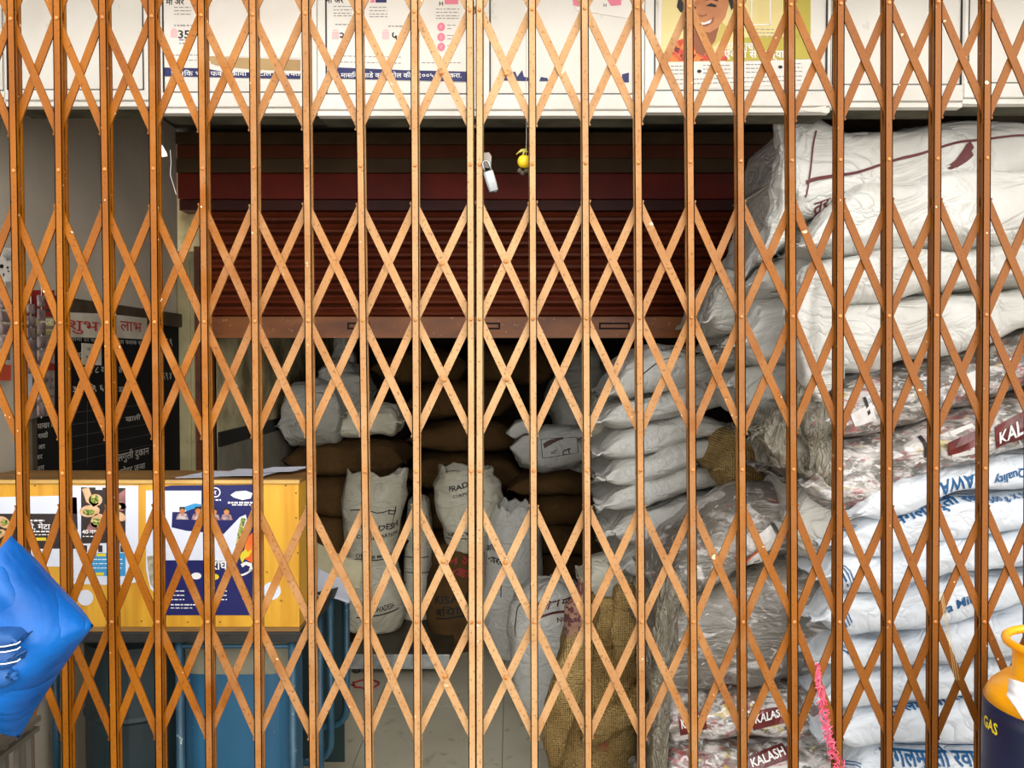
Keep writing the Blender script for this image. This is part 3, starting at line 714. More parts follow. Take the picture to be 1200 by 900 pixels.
def leaf(picks, label):
    ymid = 450; xm = (P(picks[0][0], ymid, DG).x + P(picks[-1][0], ymid, DG).x) / 2
    t = thing('collapsible_gate', (xm, DG + 0.015, 0.012), label, 'gate', 'leaves of the collapsible gate')
    ztop, zbot = 2.755, 0.014
    for pk in picks:
        # two U-channels, webs outward, lattice running between them
        a = P(gx(pk, 160), 160, DG); b = P(gx(pk, 750), 750, DG)
        k = (b.x - a.x) / (b.z - a.z)
        def at(z, y): return Vector((a.x + k * (z - a.z), y, z))
        mb = MB(); h = PWID / 2; w = 0.0022
        for (y0, y1, f0, f1) in ((DG, DG + w, DG, DG + 0.008), (DG + 0.0265 - w, DG + 0.0265, DG + 0.0185, DG + 0.0265)):
            for (xa, xb, ya, yb) in ((-h, h, y0, y1), (-h, -h + w, f0, f1), (h - w, h, f0, f1)):
                q = []
                for z in (zbot, ztop):
                    c = at(z, 0).x; q += [(c + xa, ya, z), (c + xb, ya, z), (c + xb, yb, z), (c + xa, yb, z)]
                mb.add(q, [(0, 3, 2, 1), (4, 5, 6, 7), (0, 1, 5, 4), (1, 2, 6, 5), (2, 3, 7, 6), (3, 0, 4, 7)])
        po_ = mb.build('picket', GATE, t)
        rv = MB()
        for row in range(8):
            px = gx(pk, gy(row, pk[0])); c = P(px, gy(row, px), DG)
            if not (0.03 < c.z < 2.74): continue
            ring = []
            for (r, d) in ((0.0048, 0.0), (0.0044, -0.0016), (0.0026, -0.0030), (0.0004, -0.0034)):
                ring.append([c + Vector((r * math.cos(2 * math.pi * q / 10), d, r * math.sin(2 * math.pi * q / 10))) for q in range(10)])
            rv.grid(ring); rv.box(c + Vector((-0.003, 0.002, -0.003)), c + Vector((0.003, 0.0265, 0.003)))
        rv.build('rivets', RIVET, po_, smooth=False, kind='stuff')
    rr = random.Random(len(picks))
    for row in (1, 3, 5, 7):
        for i, pk in enumerate(picks):
            for s in (1, -1):
                pts = []
                for di in (-1, 0, 1):
                    if not (0 <= i + di < len(picks)): continue
                    q = picks[i + di]; yc = gy(row, q[0]) + s * di * 134 + rr.uniform(-1.2, 1.2)
                    lay = DG + (0.0108 if s > 0 else 0.0158)
                    pts.append(P(gx(q, yc), yc, lay))
                if pts[0].z > 2.76 or pts[-1].z > 2.76: continue
                for p in pts: p.z = max(p.z, 0.02)
                d = (pts[-1] - pts[0]).normalized()
                A = pts[0] - d * 0.011; B = pts[-1] + d * 0.011
                br = MB()
                sd = Vector((0, 1, 0))
                n = d.cross(sd).normalized() * 0.009
                # follow the three rivet points so that the bar meets every picket
                line = [A] + ([pts[1]] if len(pts) == 3 else []) + [B]
                vs_ = []
                for p in line: vs_ += [p - n - sd * 0.0022, p + n - sd * 0.0022, p + n + sd * 0.0022, p - n + sd * 0.0022]
                fs = [(0, 1, 2, 3), tuple(len(vs_) - 4 + k for k in (3, 2, 1, 0))]
                for q in range(len(line) - 1):
                    o4 = q * 4
                    fs += [(o4 + k, o4 + 4 + k, o4 + 4 + (k + 1) % 4, o4 + (k + 1) % 4) for k in range(4)]
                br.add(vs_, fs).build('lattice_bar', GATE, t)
    return t
gl = leaf(LEFT, 'left leaf of the ochre painted collapsible steel gate, up to the padlocked middle')
gr = leaf(RIGHT, 'right leaf of the ochre painted collapsible steel gate, padlock side and onward')
# rivets where the lattice crosses next to the meeting pickets
for leafo, spots in ((gl, ((517.5, 85), (518, 308.5), (520.5, 445), (519.5, 658), (522, 792.5))), (gr, ((593.5, 86), (593, 306), (594, 445), (592.5, 659), (592.5, 794)))):
    rv = MB()
    for (x, y) in spots:
        c = P(x, y, DG + 0.0082)
        for k in range(1):
            rv.grid([[c + Vector((r * math.cos(2 * math.pi * q / 12), d, r * math.sin(2 * math.pi * q / 12))) for q in range(12)] for (r, d) in ((0.006, 0.002), (0.0056, -0.002), (0.0032, -0.0034), (0.0004, -0.0036))])
    rv.build('crossing_rivets', RIVET, leafo, kind='stuff')
GR_PAINT = mat('gate_rail_paint', srgb(150, 92, 34), srgb(120, 70, 26), rough=0.5)
tr = struct(MB().box((XW - 0.01, DG - 0.012, 2.757), (XR + 0.01, DG + 0.04, 2.775)).box((XW, DG - 0.012, 2.72), (XR, DG - 0.008, 2.757)).build('trim_4', GR_PAINT))
struct(box_obj('trim_5', (XW, DG - 0.015, 0.0), (XR, DG + 0.04, 0.012), GR_PAINT))
# hasp + padlock
HASP = mat('galvanised', srgb(128, 120, 112), srgb(100, 92, 84), rough=0.45, metal=0.6, scale=30)
STEEL = mat('brushed_steel', srgb(140, 143, 142), srgb(104, 107, 106), rough=0.3, metal=0.9, scale=20)
hs = MB()
c = P(572, 190, DG + 0.02)
hs.slab([P(x, y, DG + 0.012) for x, y in [(560, 184), (566, 179), (573, 178.5), (576, 183), (575.5, 194), (573, 197), (566, 196), (560, 192)]], (0, 1, 0), 0.004)
hs.build('hasp', HASP, gr)
lk = thing('padlock', P(577, 226, DG + 0.008), 'silver steel padlock hanging from the hasp where the gate leaves meet', 'padlock')
ax = (P(580, 222, DG) - P(571, 192, DG)).normalized()     # hangs tilted
sd = Vector((-ax.z, 0, ax.x)); yv = Vector((0, 1, 0))
cb = P(575.5, 213, DG - 0.004)
body = []
for k in range(9):
    t = -1 + 2 * k / 8; w = 0.0125 * (1 - 0.12 * max(0, t) ** 2 - 0.03 * (t < -0.9)); d = 0.0085
    ring = []
    for q in range(20):
        g_ = 2 * math.pi * q / 20; ring.append(cb + ax * (t * 0.0245) + sd * (w * math.copysign(abs(math.cos(g_)) ** 0.5, math.cos(g_))) + yv * (d * math.copysign(abs(math.sin(g_)) ** 0.5, math.sin(g_))))
    body.append(ring)
bmb = MB().grid(body); bmb.f += [tuple(range(19, -1, -1)), tuple(8 * 20 + q for q in range(20))]
lb = bmb.build('lock_body', STEEL, lk, bevel=0.0012)
box_obj('keyway_plate', cb + ax * 0.0245 + Vector((-0.006, -0.004, -0.0008)), cb + ax * 0.0245 + Vector((0.006, 0.004, 0.0012)), HASP, lb)
top_ = cb - ax * 0.0245; sp = []
for k in range(13):
    g_ = math.pi * k / 12; sp.append(top_ - ax * (0.018 + 0.0075 * math.sin(g_)) + sd * (0.0078 * math.cos(g_)))
MB().tube([top_ + sd * 0.0078 + ax * 0.004] + sp + [top_ - sd * 0.0078 + ax * 0.004], 0.0026, 8).build('shackle', STEEL, lk, smooth=True)
# lemon charm on a thread
LEMON = mat('lemon_skin', srgb(238, 202, 30), srgb(226, 184, 20), rough=0.45, scale=30, bump=0.15, bscale=120)
cl = P(614.5, 189.5, DG + 0.045)
ch = thing('lemon_charm', (cl.x, cl.y, cl.z - 0.03), 'yellow lemon charm with twisted leaves dangling on a thread beside the padlock', 'charm')
lem = []
for k in range(13):
    t = -1 + 2 * k / 12; r = 0.0155 * math.sqrt(max(0, 1 - t * t)) ** 0.9 + 0.0012
    lem.append([cl + Vector((r * math.cos(2 * math.pi * q / 20), r * math.sin(2 * math.pi * q / 20), -t * 0.0155)) for q in range(20)])
MB().grid(lem).build('lemon', LEMON, ch, smooth=True)
MB().tube([P(616.5, 20, DG + 0.035), P(616.8, 100, DG + 0.04), P(617, 160, DG + 0.045), cl + Vector((0.004, 0, 0.012))], 0.0006, 5).build('thread', mat('white_thread', srgb(190, 188, 180), rough=0.8), ch)
CHILLI = mat('dry_chilli', srgb(206, 196, 96), srgb(170, 160, 70), rough=0.5, scale=40)
for (a, b) in (((617, 175), (605, 181)), ((618, 178), (607, 179)), ((617, 176), (612, 183))):
    p, q = P(a[0], a[1], DG + 0.045), P(b[0], b[1], DG + 0.04); MB().tube([p, (p + q) / 2 + Vector((0, 0, 0.004)), q], [0.0022, 0.0030, 0.0012], 7).build('chilli', CHILLI, ch, smooth=True)
CHAR = mat('charcoal_lump', srgb(96, 88, 70), srgb(60, 52, 40), rough=0.9, scale=60, bump=0.6)
lp = MB()
for k, (x, y) in enumerate(((609, 200), (612.5, 203), (617, 200))):
    c = P(x, y, DG + 0.045); lp.lathe(c + Vector((0, 0, -0.006)), [(0.001, 0), (0.005, 0.003), (0.0055, 0.008), (0.002, 0.012)], 8)
lp.build('charcoal', CHAR, ch)

# ================================================================== LEFT: counter, notices, table
DC = 2.12; DC2 = 2.30
WOOD = mat('yellow_laminate_wood', srgb(226, 172, 52), srgb(206, 146, 34), rough=0.4, scale=4, stretch=(9, 9, 0.8), spot=srgb(150, 98, 26), spot_scale=36, spot_lo=0.72, spot_hi=0.75)
WOODT = mat('counter_top_wood', srgb(156, 116, 62), srgb(116, 82, 40), rough=0.5, scale=5, stretch=(0.8, 5, 5))
EDGE = mat('pale_wood_edge', srgb(214, 178, 104), srgb(190, 150, 80), rough=0.5, scale=8)
cx1 = P(350, 600, DC).x; cx0 = XW + 0.02; cz0 = P(300, 735, DC).z; cz1 = P(300, 567, DC).z
ct = thing('counter_box', ((cx0 + cx1) / 2, (DC + DC2) / 2, cz0), 'yellow wooden counter box covered with notices, standing on the blue table', 'counter')
box_obj('front_panel', (cx0, DC, cz0), (cx1, DC + 0.018, cz1), WOOD, ct, bevel=0.002)
box_obj('side_panel', (cx1 - 0.018, DC + 0.018, cz0), (cx1, DC2, cz1), WOOD, ct)
box_obj('side_panel', (cx0, DC + 0.018, cz0), (cx0 + 0.018, DC2, cz1), WOOD, ct)
box_obj('top_board', (cx0, DC - 0.004, cz1), (cx1 + 0.004, DC2, cz1 + 0.012), WOODT, ct, bevel=0.003)
box_obj('edge_strip', (cx0, DC - 0.008, cz1 + 0.002), (cx1 + 0.004, DC - 0.004, cz1 + 0.011), EDGE, ct)
box_obj('base_board', (cx0, DC, cz0 - 0.012), (cx1, DC2, cz0), WOODT, ct)
nails = MB()
for (x, y) in ((335, 569), (347, 578), (347, 607), (349, 648), (220, 729), (258, 729), (166, 728), (41, 569), (160, 573)):
    c = P(x, y, DC); nails.add([c + Vector((0.0022 * math.cos(q * math.pi / 4), -0.0008, 0.0022 * math.sin(q * math.pi / 4))) for q in range(8)], [tuple(range(8))])
nails.build('nail_heads', BLACK_INK, ct, kind='stuff')
DP = DC - 0.0014
# notice 1
NP = mat('bluish_paper', srgb(226, 232, 244), srgb(214, 220, 236), rough=0.5, scale=3)
DKB = mat('printed_dark_brown', srgb(44, 34, 32), rough=0.5)
FOOD = mat('printed_salad', srgb(120, 150, 40), srgb(206, 190, 120), rough=0.5, scale=140, spread=(0.45, 0.55), spot=srgb(60, 80, 20), spot_scale=160, spot_lo=0.55, spot_hi=0.58)
HANDP = mat('printed_hand', srgb(226, 190, 150), srgb(206, 160, 116), rough=0.5, scale=40)
ROSE = mat('printed_rose', srgb(176, 120, 116), srgb(120, 84, 84), rough=0.5, scale=50)
SKYB = mat('printed_sky_blue', srgb(52, 150, 206), rough=0.5)
n1 = sheet('notice', [(-60, 584), (68, 581), (90, 583), (91, 620), (70, 664), (-60, 664)], DP, NP, 'white notice with a black food advertisement strip at the left of the counter front', 'notice')
d1 = DP - 0.0006; d2 = d1 - 0.0004; d3 = d2 - 0.0004
dl(n1, 'black_strip', DKB, lambda mb, D: prect(mb, -58, 602, 90, 643, D), d1)
dl(n1, 'printed_hand', HANDP, lambda mb, D: (pell(mb, 4, 612, 9, 6, D, 18, 0.6), pell(mb, -2, 626, 9, 5, D, 18, -0.4)), d2)
dl(n1, 'printed_food', FOOD, lambda mb, D: (pell(mb, 5, 612, 4, 4, D, 14), pell(mb, -3, 624, 5, 3.4, D, 14)), d3)
dl(n1, 'headline', WHITE_INK, lambda mb, D: (ptext(mb, 'जेवो, मेटा इ', 45, 617, 9, D, 0.02, 44), pseudo(mb, 38, 64, 622, 1.6, D, rnd), pseudo(mb, 38, 62, 626, 1.2, D, rnd), pseudo(mb, 34, 52, 609, 2.0, D, rnd)), d2)
dl(n1, 'yellow_bar', YELLOW_INK, lambda mb, D: prect(mb, 38, 630, 54, 633.5, D), d2)
# notice 2
n2 = sheet('notice', [(82, 569), (162, 569), (162, 682), (140, 686), (83, 684)], DP, NP, 'white notice with a photo of hands around salad and a sky blue box', 'notice')
dl(n2, 'photo', DKB, lambda mb, D: ppoly(mb, [(95, 571), (147, 572), (147, 636), (95, 637)], D), d1)
dl(n2, 'printed_hand', HANDP, lambda mb, D: (ppoly(mb, [(96, 573), (104, 571), (108, 582), (116, 590), (110, 594), (101, 588)], D), pell(mb, 105, 599, 12, 7, D, 20, -0.1), pell(mb, 114, 610, 9, 7, D, 18, -0.9), pell(mb, 112, 586, 8, 7, D, 18), pell(mb, 140, 605, 8, 5, D, 16, 0.5)), d2)
dl(n2, 'printed_rose', ROSE, lambda mb, D: (ppoly(mb, [(137, 580), (147, 573), (147, 597), (136, 596)], D), pell(mb, 108, 618, 8, 5, D, 16, -0.9), pell(mb, 142, 594, 6, 5, D, 14)), d2)
dl(n2, 'printed_food', FOOD, lambda mb, D: (pell(mb, 111, 585, 5, 5, D, 16), pell(mb, 104, 600, 7, 4, D, 16), pell(mb, 113, 611, 5, 4.5, D, 14), pell(mb, 139, 594, 3, 3, D, 12)), d3)
dl(n2, 'headline', WHITE_INK, lambda mb, D: (ptext(mb, '40 नवा', 106, 623, 6.5, D, 0.03, 20), pseudo(mb, 97, 116, 628, 1.2, D, rnd), prect(mb, 112, 571, 120, 574, D)), d3)
dl(n2, 'blue_box', SKYB, lambda mb, D: prect(mb, 106, 648, 147, 675, D), d1)
dl(n2, 'yellow_bar', YELLOW_INK, lambda mb, D: (prect(mb, 113, 648.5, 124, 652, D), prect(mb, 112, 671, 122, 674.5, D)), d2)
dl(n2, 'fine_print', WHITE_INK, lambda mb, D: [pseudo(mb, 109, 144, y, 1.1, D, rnd) for y in (655, 660, 665)], d2)
dl(n2, 'photo_row', DKB, lambda mb, D: [prect(mb, x, 639, x + 5, 647, D) for x in (97, 115, 134, 141)], d1)
# torn paper strip, navy poster
n3 = sheet('paper_strip', [(171, 575), (190, 574), (190, 690), (182, 695), (176, 690), (171, 668)], DP, NP, 'narrow torn white paper strip between the salad notice and the navy poster', 'notice')
dl(n3, 'water_stain', mat('water_stain', srgb(196, 190, 170), srgb(140, 128, 100), rough=0.7, scale=50), lambda mb, D: ppoly(mb, [(172, 652), (189, 650), (189, 688), (182, 692), (176, 684)], D), d1)
n4 = sheet('navy_poster', [(190.5, 571), (200, 569), (296, 568), (296, 721), (190.5, 721)], DP - 0.0004, NAVY_INK, 'navy poster with portraits, a white blank block and an orange shape on the counter front', 'poster')
dl(n4, 'white_block', NP, lambda mb, D: (ppoly(mb, [(191.5, 575), (236, 575), (236, 600), (202, 600), (201, 618), (218, 622), (262, 626), (281, 606), (288, 603), (290, 612), (281, 626), (276, 642), (271, 658), (240, 656.5), (191.5, 656.5)], D)), d1)
dl(n4, 'blue_swoosh', SKYB, lambda mb, D: ppoly(mb, [(216, 594), (228, 590), (236, 591), (236, 604), (222, 606)], D), d2)
dl(n4, 'navy_swoosh', NAVY_INK, lambda mb, D: ppoly(mb, [(201, 617), (207, 606), (216, 600), (238, 592), (262, 598), (262, 619), (236, 620)], D), d2 - 0.0002)
def _por(mb, D, s):
    for (x, y, k) in ((213.5, 600, 1.25), (232, 600, 1.3), (251, 601, 1.2), (265.5, 601, 1.2)):
        if s == 0: ppoly(mb, [(x - 6 * k, y + 7 * k), (x - 4 * k, y + 1.5 * k), (x + 4 * k, y + 1.5 * k), (x + 6 * k, y + 7 * k)], D)
        elif s == 1: pell(mb, x, y - 1.2 * k, 2.6 * k, 3.4 * k, D, 14)
        else: ppoly(mb, [(x - 2.8 * k, y - 1.8 * k), (x - 2.4 * k, y - 4.8 * k), (x + 2.4 * k, y - 4.8 * k), (x + 2.8 * k, y - 1.8 * k), (x, y - 3.4 * k)], D)
dl(n4, 'portrait_clothes', mat('printed_grey_cloth', srgb(206, 200, 200), srgb(120, 40, 44), rough=0.5, scale=90), lambda mb, D: _por(mb, D, 0), d3)
dl(n4, 'portrait_faces', SKIN, lambda mb, D: _por(mb, D, 1), d3 - 0.0003)
dl(n4, 'portrait_hair', BLACK_INK, lambda mb, D: _por(mb, D, 2), d3 - 0.0006)
def _em(mb, D):
    n = 20
    for k in range(n):
        a0 = 2 * math.pi * k / n; a1 = 2 * math.pi * (k + 1) / n
        ppoly(mb, [(252.5 + r * math.cos(a), 577 + r * math.sin(a)) for r, a in ((6, a0), (6, a1), (4.6, a1), (4.6, a0))], D)
    ptext(mb, 'र', 252, 577, 7, D, 0.02); pseudo(mb, 247, 259, 585, 1.8, D, rnd)
    ppoly(mb, [(270, 580), (276, 576), (288, 575), (296, 578), (294, 584), (284, 586), (274, 583)], D)
    pseudo(mb, 267, 296, 588, 2.2, D, rnd); pseudo(mb, 272, 294, 591, 1.4, D, rnd)
    ptext(mb, 'घरोघरी', 258, 662, 15, D, 0.02, 36)
    pts = [(268 + 1.4 * k, 668 + 6 * math.sin(k / 19 * math.pi)) for k in range(20)]
    for a, b in zip(pts, pts[1:]): ppoly(mb, [(a[0], a[1] - 1.2), (b[0], b[1] - 1.2), (b[0], b[1] + 1.2), (a[0], a[1] + 1.2)], D)
    ppoly(mb, [(282, 661), (288, 658), (295, 660), (296, 667), (291, 670), (293, 664), (288, 662), (284, 665)], D)
    pell(mb, 230, 675, 6, 4, D)
    for y in (692, 697, 702): pseudo(mb, 200, 216, y, 1.2, D, rnd); pseudo(mb, 254, 266, y, 1.2, D, rnd)
    pseudo(mb, 200, 234, 708, 1.4, D, rnd); pseudo(mb, 200, 226, 712, 1.0, D, rnd)
dl(n4, 'white_print', WHITE_INK, _em, d3)
dl(n4, 'orange_shape', mat('printed_orange', srgb(232, 96, 30), srgb(240, 140, 30), rough=0.5, scale=30), lambda mb, D: ppoly(mb, [(288, 632), (296, 624), (296, 660), (285, 654)], D), d2)
dl(n4, 'yellow_star', YELLOW_INK, lambda mb, D: (ppoly(mb, [(281, 650), (285, 646), (288, 643), (290, 647), (295, 644), (292, 652), (287, 654), (284, 660), (282, 656)], D), pell(mb, 251, 676, 5.5, 3.6, D)), d3)
dl(n4, 'garland', FOOD, lambda mb, D: ppoly(mb, [(283, 606), (288, 608), (284, 622), (279, 640), (276, 640), (279, 622)], D), d3)
for (x, y, r, lab) in ((100, 700.5, 9.2, 'round white sticker on the counter under the salad notice'), (318.5, 692.5, 10.5, 'round white sticker on the bare wood right of the navy poster')):
    mb = MB(); mb.slab([P(x + r * math.cos(k * math.pi / 12), y + r * math.sin(k * math.pi / 12), DC - 0.0012) for k in range(24)], (0, 1, 0), 0.001); tag(mb.build('sticker', NP), lab, 'sticker')
# papers lying on the counter
PW1 = mat('loose_paper', srgb(212, 216, 230), srgb(190, 194, 208), rough=0.6, scale=5)
zt_ = cz1 + 0.0125
def lay(pts, z, label):
    mb = MB()
    rows = []
    n = 6
    for i in range(n + 1):
        r = []
        for j_ in range(n + 1):
            u = i / n; v = j_ / n
            p = (Vector(pts[0]) * (1 - u) + Vector(pts[1]) * u) * (1 - v) + (Vector(pts[3]) * (1 - u) + Vector(pts[2]) * u) * v
            r.append(Vector((p.x, p.y, z + 0.004 * (u + v) * abs(noise.noise(Vector((p.x * 9, p.y * 9, z)))))))
        rows.append(r)
    mb.grid(rows, closed_v=False); o = mb.build('paper', PW1)
    so = o.modifiers.new('thickness', 'SOLIDIFY'); so.thickness = 0.0008; so.offset = 1
    return tag(o, label, 'paper', 'papers on the counter')
lay([(-0.90, DC + 0.02), (-0.76, DC + 0.04), (-0.74, DC + 0.14), (-0.86, DC + 0.15)], zt_, 'loose white paper on the counter top, leftmost above the navy poster')
lay([(-0.80, DC + 0.03), (-0.66, DC + 0.01), (-0.64, DC + 0.15), (-0.78, DC + 0.16)], zt_ + 0.005, 'loose white paper on the counter top, middle one of three')
lay([(-0.71, DC + 0.04), (-0.60, DC + 0.08), (-0.575, DC + 0.17), (-0.68, DC + 0.16)], zt_ + 0.010, 'loose white paper on the counter top, nearest its right corner')

# blue steel table under the counter
TEAL = mat('blue_enamel', srgb(46, 86, 106), srgb(32, 66, 86), rough=0.4, scale=8, spot=srgb(150, 160, 150), spot_scale=60, spot_lo=0.66, spot_hi=0.72)
DKT = mat('black_steel', srgb(30, 32, 32), srgb(46, 46, 42), rough=0.5, scale=20)
tz = cz0 - 0.013
tb = thing('steel_table', ((cx0 + cx1) / 2, DC + 0.2, 0), 'blue tubular steel table with a black angle frame carrying the yellow counter', 'table')
xl_ = P(211, 800, DC + 0.02).x; xr_ = P(343, 800, DC + 0.02).x
for (x, y) in ((xl_, DC + 0.02), (xr_, DC + 0.02), (cx0 + 0.03, DC + 0.02), (xl_, DC2 + 0.14), (xr_, DC2 + 0.14), (cx0 + 0.03, DC2 + 0.14)):
    MB().tube([(x, y, 0.004), (x, y, tz - 0.03)], 0.0115, 12).build('leg', TEAL, tb, smooth=True)
box_obj('front_rail', (cx0, DC + 0.0, tz - 0.03), (cx1 + 0.005, DC + 0.03, tz - 0.001), DKT, tb, bevel=0.003)
box_obj('back_rail', (cx0, DC2 + 0.12, tz - 0.03), (cx1 + 0.005, DC2 + 0.15, tz - 0.001), DKT, tb)
box_obj('end_rail', (cx1 - 0.02, DC + 0.03, tz - 0.03), (cx1 + 0.005, DC2 + 0.12, tz - 0.001), DKT, tb)
box_obj('end_rail', (cx0, DC + 0.03, tz - 0.03), (cx0 + 0.02, DC2 + 0.12, tz - 0.001), DKT, tb)
MB().tube([(xl_ - 0.01, DC + 0.02, tz - 0.045), (xr_ + 0.01, DC + 0.02, tz - 0.045)], 0.006, 10).build('front_bar', TEAL, tb)
# blue bin
BINB = mat('blue_bin_paint', srgb(44, 92, 122), srgb(34, 76, 106), rough=0.3, scale=3, stretch=(2, 2, 0.6), spot=srgb(190, 206, 214), spot_scale=70, spot_lo=0.73, spot_hi=0.76)
BING = mat('grey_bin_paint', srgb(140, 138, 118), srgb(122, 120, 100), rough=0.5, scale=4)
bx0, bx1 = P(213, 820, DC + 0.1).x, P(339, 820, DC + 0.1).x; by0, by1 = DC + 0.085, DC + 0.285
bz1 = P(280, 788, DC + 0.1).z; bz2 = P(280, 752, DC + 0.1).z
bn = thing('steel_bin', ((bx0 + bx1) / 2, (by0 + by1) / 2, 0), 'blue steel bin with a grey upper band standing under the counter table', 'bin')
def rbox(z0, z1, r, bulge, top_r=0.0):
    rows = []; n = 40
    zs = [z0, z0 + 0.01, (z0 + z1) / 2, z1 - 0.02, z1]
    for k, z in enumerate(zs):
        s = 1.0 - (top_r if k == len(zs) - 1 else 0) - (0.01 if k == 0 else 0)
        ring = []
        for q in range(n):
            g_ = 2 * math.pi * q / n; e = 0.36
            ring.append(Vector(((bx0 + bx1) / 2 + (bx1 - bx0) / 2 * s * math.copysign(abs(math.cos(g_)) ** e, math.cos(g_)), (by0 + by1) / 2 + (by1 - by0) / 2 * s * math.copysign(abs(math.sin(g_)) ** e, math.sin(g_)), z)))
        rows.append(ring)
    mb = MB().grid(rows); mb.f += [tuple(range(n - 1, -1, -1)), tuple((len(zs) - 1) * n + q for q in range(n))]; return mb
rbox(0.0, bz1, 0, 0).build('body', BINB, bn, smooth=False)
rbox(bz1, bz2, 0, 0, 0.08).build('upper_band', BING, bn, smooth=False)
# dark steel drum + rod at far left under the counter
drum = MB().lathe((-1.13, DC + 0.30, 0), [(0.12, 0.0), (0.15, 0.01), (0.15, 0.28), (0.156, 0.29), (0.15, 0.30), (0.15, 0.58), (0.156, 0.59), (0.15, 0.60), (0.15, 0.80), (0.13, 0.82)], 28).build('drum', mat('dark_teal_drum', srgb(34, 54, 58), srgb(24, 36, 40), rough=0.5, scale=6), smooth=False)
tag(drum, 'dark teal steel drum in the shade under the left half of the counter', 'drum')
rod = MB().tube([P(155, 760, DC + 0.18), P(158, 860, DC + 0.18), Vector((P(160, 880, DC + 0.18).x, DC + 0.18, 0.0))], 0.007, 8).build('iron_rod', mat('rusty_rod', srgb(84, 66, 58), srgb(60, 44, 38), rough=0.8, scale=40), smooth=True)
tag(rod, 'thin rusty iron rod standing upright between the drum and the blue bin', 'rod')
# second blue tubular table with papers
D2T = 2.66
sx = P(387, 760, D2T).x
tz2 = P(387, 692, D2T).z
st = thing('tubular_side_table', (sx - 0.16, D2T + 0.12, 0), 'blue tubular steel side table with curved runner legs right of the counter', 'table')
zr = P(380, 893, D2T).z
for yy in (D2T, D2T + 0.26):
    pts = [(sx, yy, tz2 - 0.02), (sx, yy, zr + 0.07)]
    for k in range(1, 7):
        g_ = math.pi / 2 * k / 6; pts.append((sx - 0.07 * (1 - math.cos(g_)), yy, zr + 0.07 - 0.07 * math.sin(g_)))
    pts += [(sx - 0.30, yy, zr)]
    MB().tube(pts, 0.0125, 12).build('runner_leg', TEAL, st, smooth=True)
    MB().tube([(sx - 0.30, yy, tz2 - 0.02), (sx - 0.30, yy, 0.004)], 0.0125, 12).build('leg', TEAL, st, smooth=True)
box_obj('top_board', (sx - 0.33, D2T - 0.03, tz2 - 0.02), (sx + 0.02, D2T + 0.30, tz2), DKT, st, bevel=0.003)
box_obj('side_panel', (sx - 0.29, D2T + 0.262, 0.15), (sx - 0.01, D2T + 0.27, tz2 - 0.02), mat('dark_teal_panel', srgb(30, 48, 50), rough=0.5), st)
def crump(name, x0, y0, x1, y1, D, tilt, m, label, seed):
    a = P(x0, y1, D); b = P(x1, y0, D); rows = []
    for i in range(9):
        r = []
        for k in range(9):
            u, v = i / 8, k / 8; p = Vector((a.x + (b.x - a.x) * u, D + tilt * v, a.z + (b.z - a.z) * v * (1 - 0.35 * u) - 0.04 * u))
            p += Vector((0, 0.02, 0.008)) * noise.noise(p * 14 + Vector((seed, 0, 0))); r.append(p)
        rows.append(r)
    o = MB().grid(rows, closed_v=False).build(name, m, smooth=True)
    so = o.modifiers.new('thickness', 'SOLIDIFY'); so.thickness = 0.0015
    return tag(o, label, 'paper')
crump('newspaper', 362, 672, 408, 694, D2T - 0.03, 0.16, PW1, 'lilac-white sheet of paper lying on the blue side table', 3)
crump('card_sheet', 364, 640, 422, 674, D2T + 0.08, 0.06, mat('buff_card', srgb(176, 170, 140), srgb(150, 142, 112), rough=0.8, scale=7), 'buff torn card leaning behind the paper on the blue side table', 8)
cb_ = [P(400 + 22 * math.sin(k * 0.33), 655 + 3.6 * k, D2T + 0.22) for k in range(19)]
tag(MB().tube(cb_ , 0.007, 8).build('cable', mat('black_rubber', srgb(20, 20, 20), rough=0.5), smooth=True), 'black cable drooping in a loop beside the blue side table', 'cable')

# ---- left wall: blackboard, banner, hanging sachets
def wslab(name, pts, m, label=None, cat=None, off=0.006, t=0.005, parent=None, group=None):
    o = MB().slab([PW(x, y, off) for x, y in pts], (-1, 0, 0), t).build(name, m, parent)
    if label: tag(o, label, cat, group)
    return o
def wtext(parent, name, items, m, off):
    mb = MB()
    for (body, px, py, hpx, w) in items:
        o = PW(px, py, off); s = hpx * o.y / F
        text_on(mb, body, o, (0, 1, 0), (0, 0, 1), s, 0.006, w)
    return mb.build(name, m, parent, kind='stuff')
BOARD = mat('blackboard', srgb(15, 15, 14), srgb(24, 23, 21), rough=0.9, scale=4, spec=0.2)
bb = thing('blackboard', PW(120, 560, 0.01), 'long blackboard with chalked price lines on the grey side wall', 'blackboard')
zb_t = PW(87, 371).z; zb_b = 1.02; yb_l = PW(34, 450).y; yb_r = DS - 0.03
box_obj('writing_surface', (XW, yb_l, zb_b), (XW + 0.014, yb_r, zb_t), BOARD, bb)
FRW = mat('dull_brown_frame', srgb(78, 66, 48), srgb(58, 48, 34), rough=0.7, scale=12)
box_obj('top_frame', (XW, yb_l, zb_t), (XW + 0.03, yb_r, PW(87, 351).z), FRW, bb, bevel=0.003)
box_obj('side_frame', (XW, yb_l - 0.025, zb_b), (XW + 0.022, yb_l, PW(87, 351).z), FRW, bb)
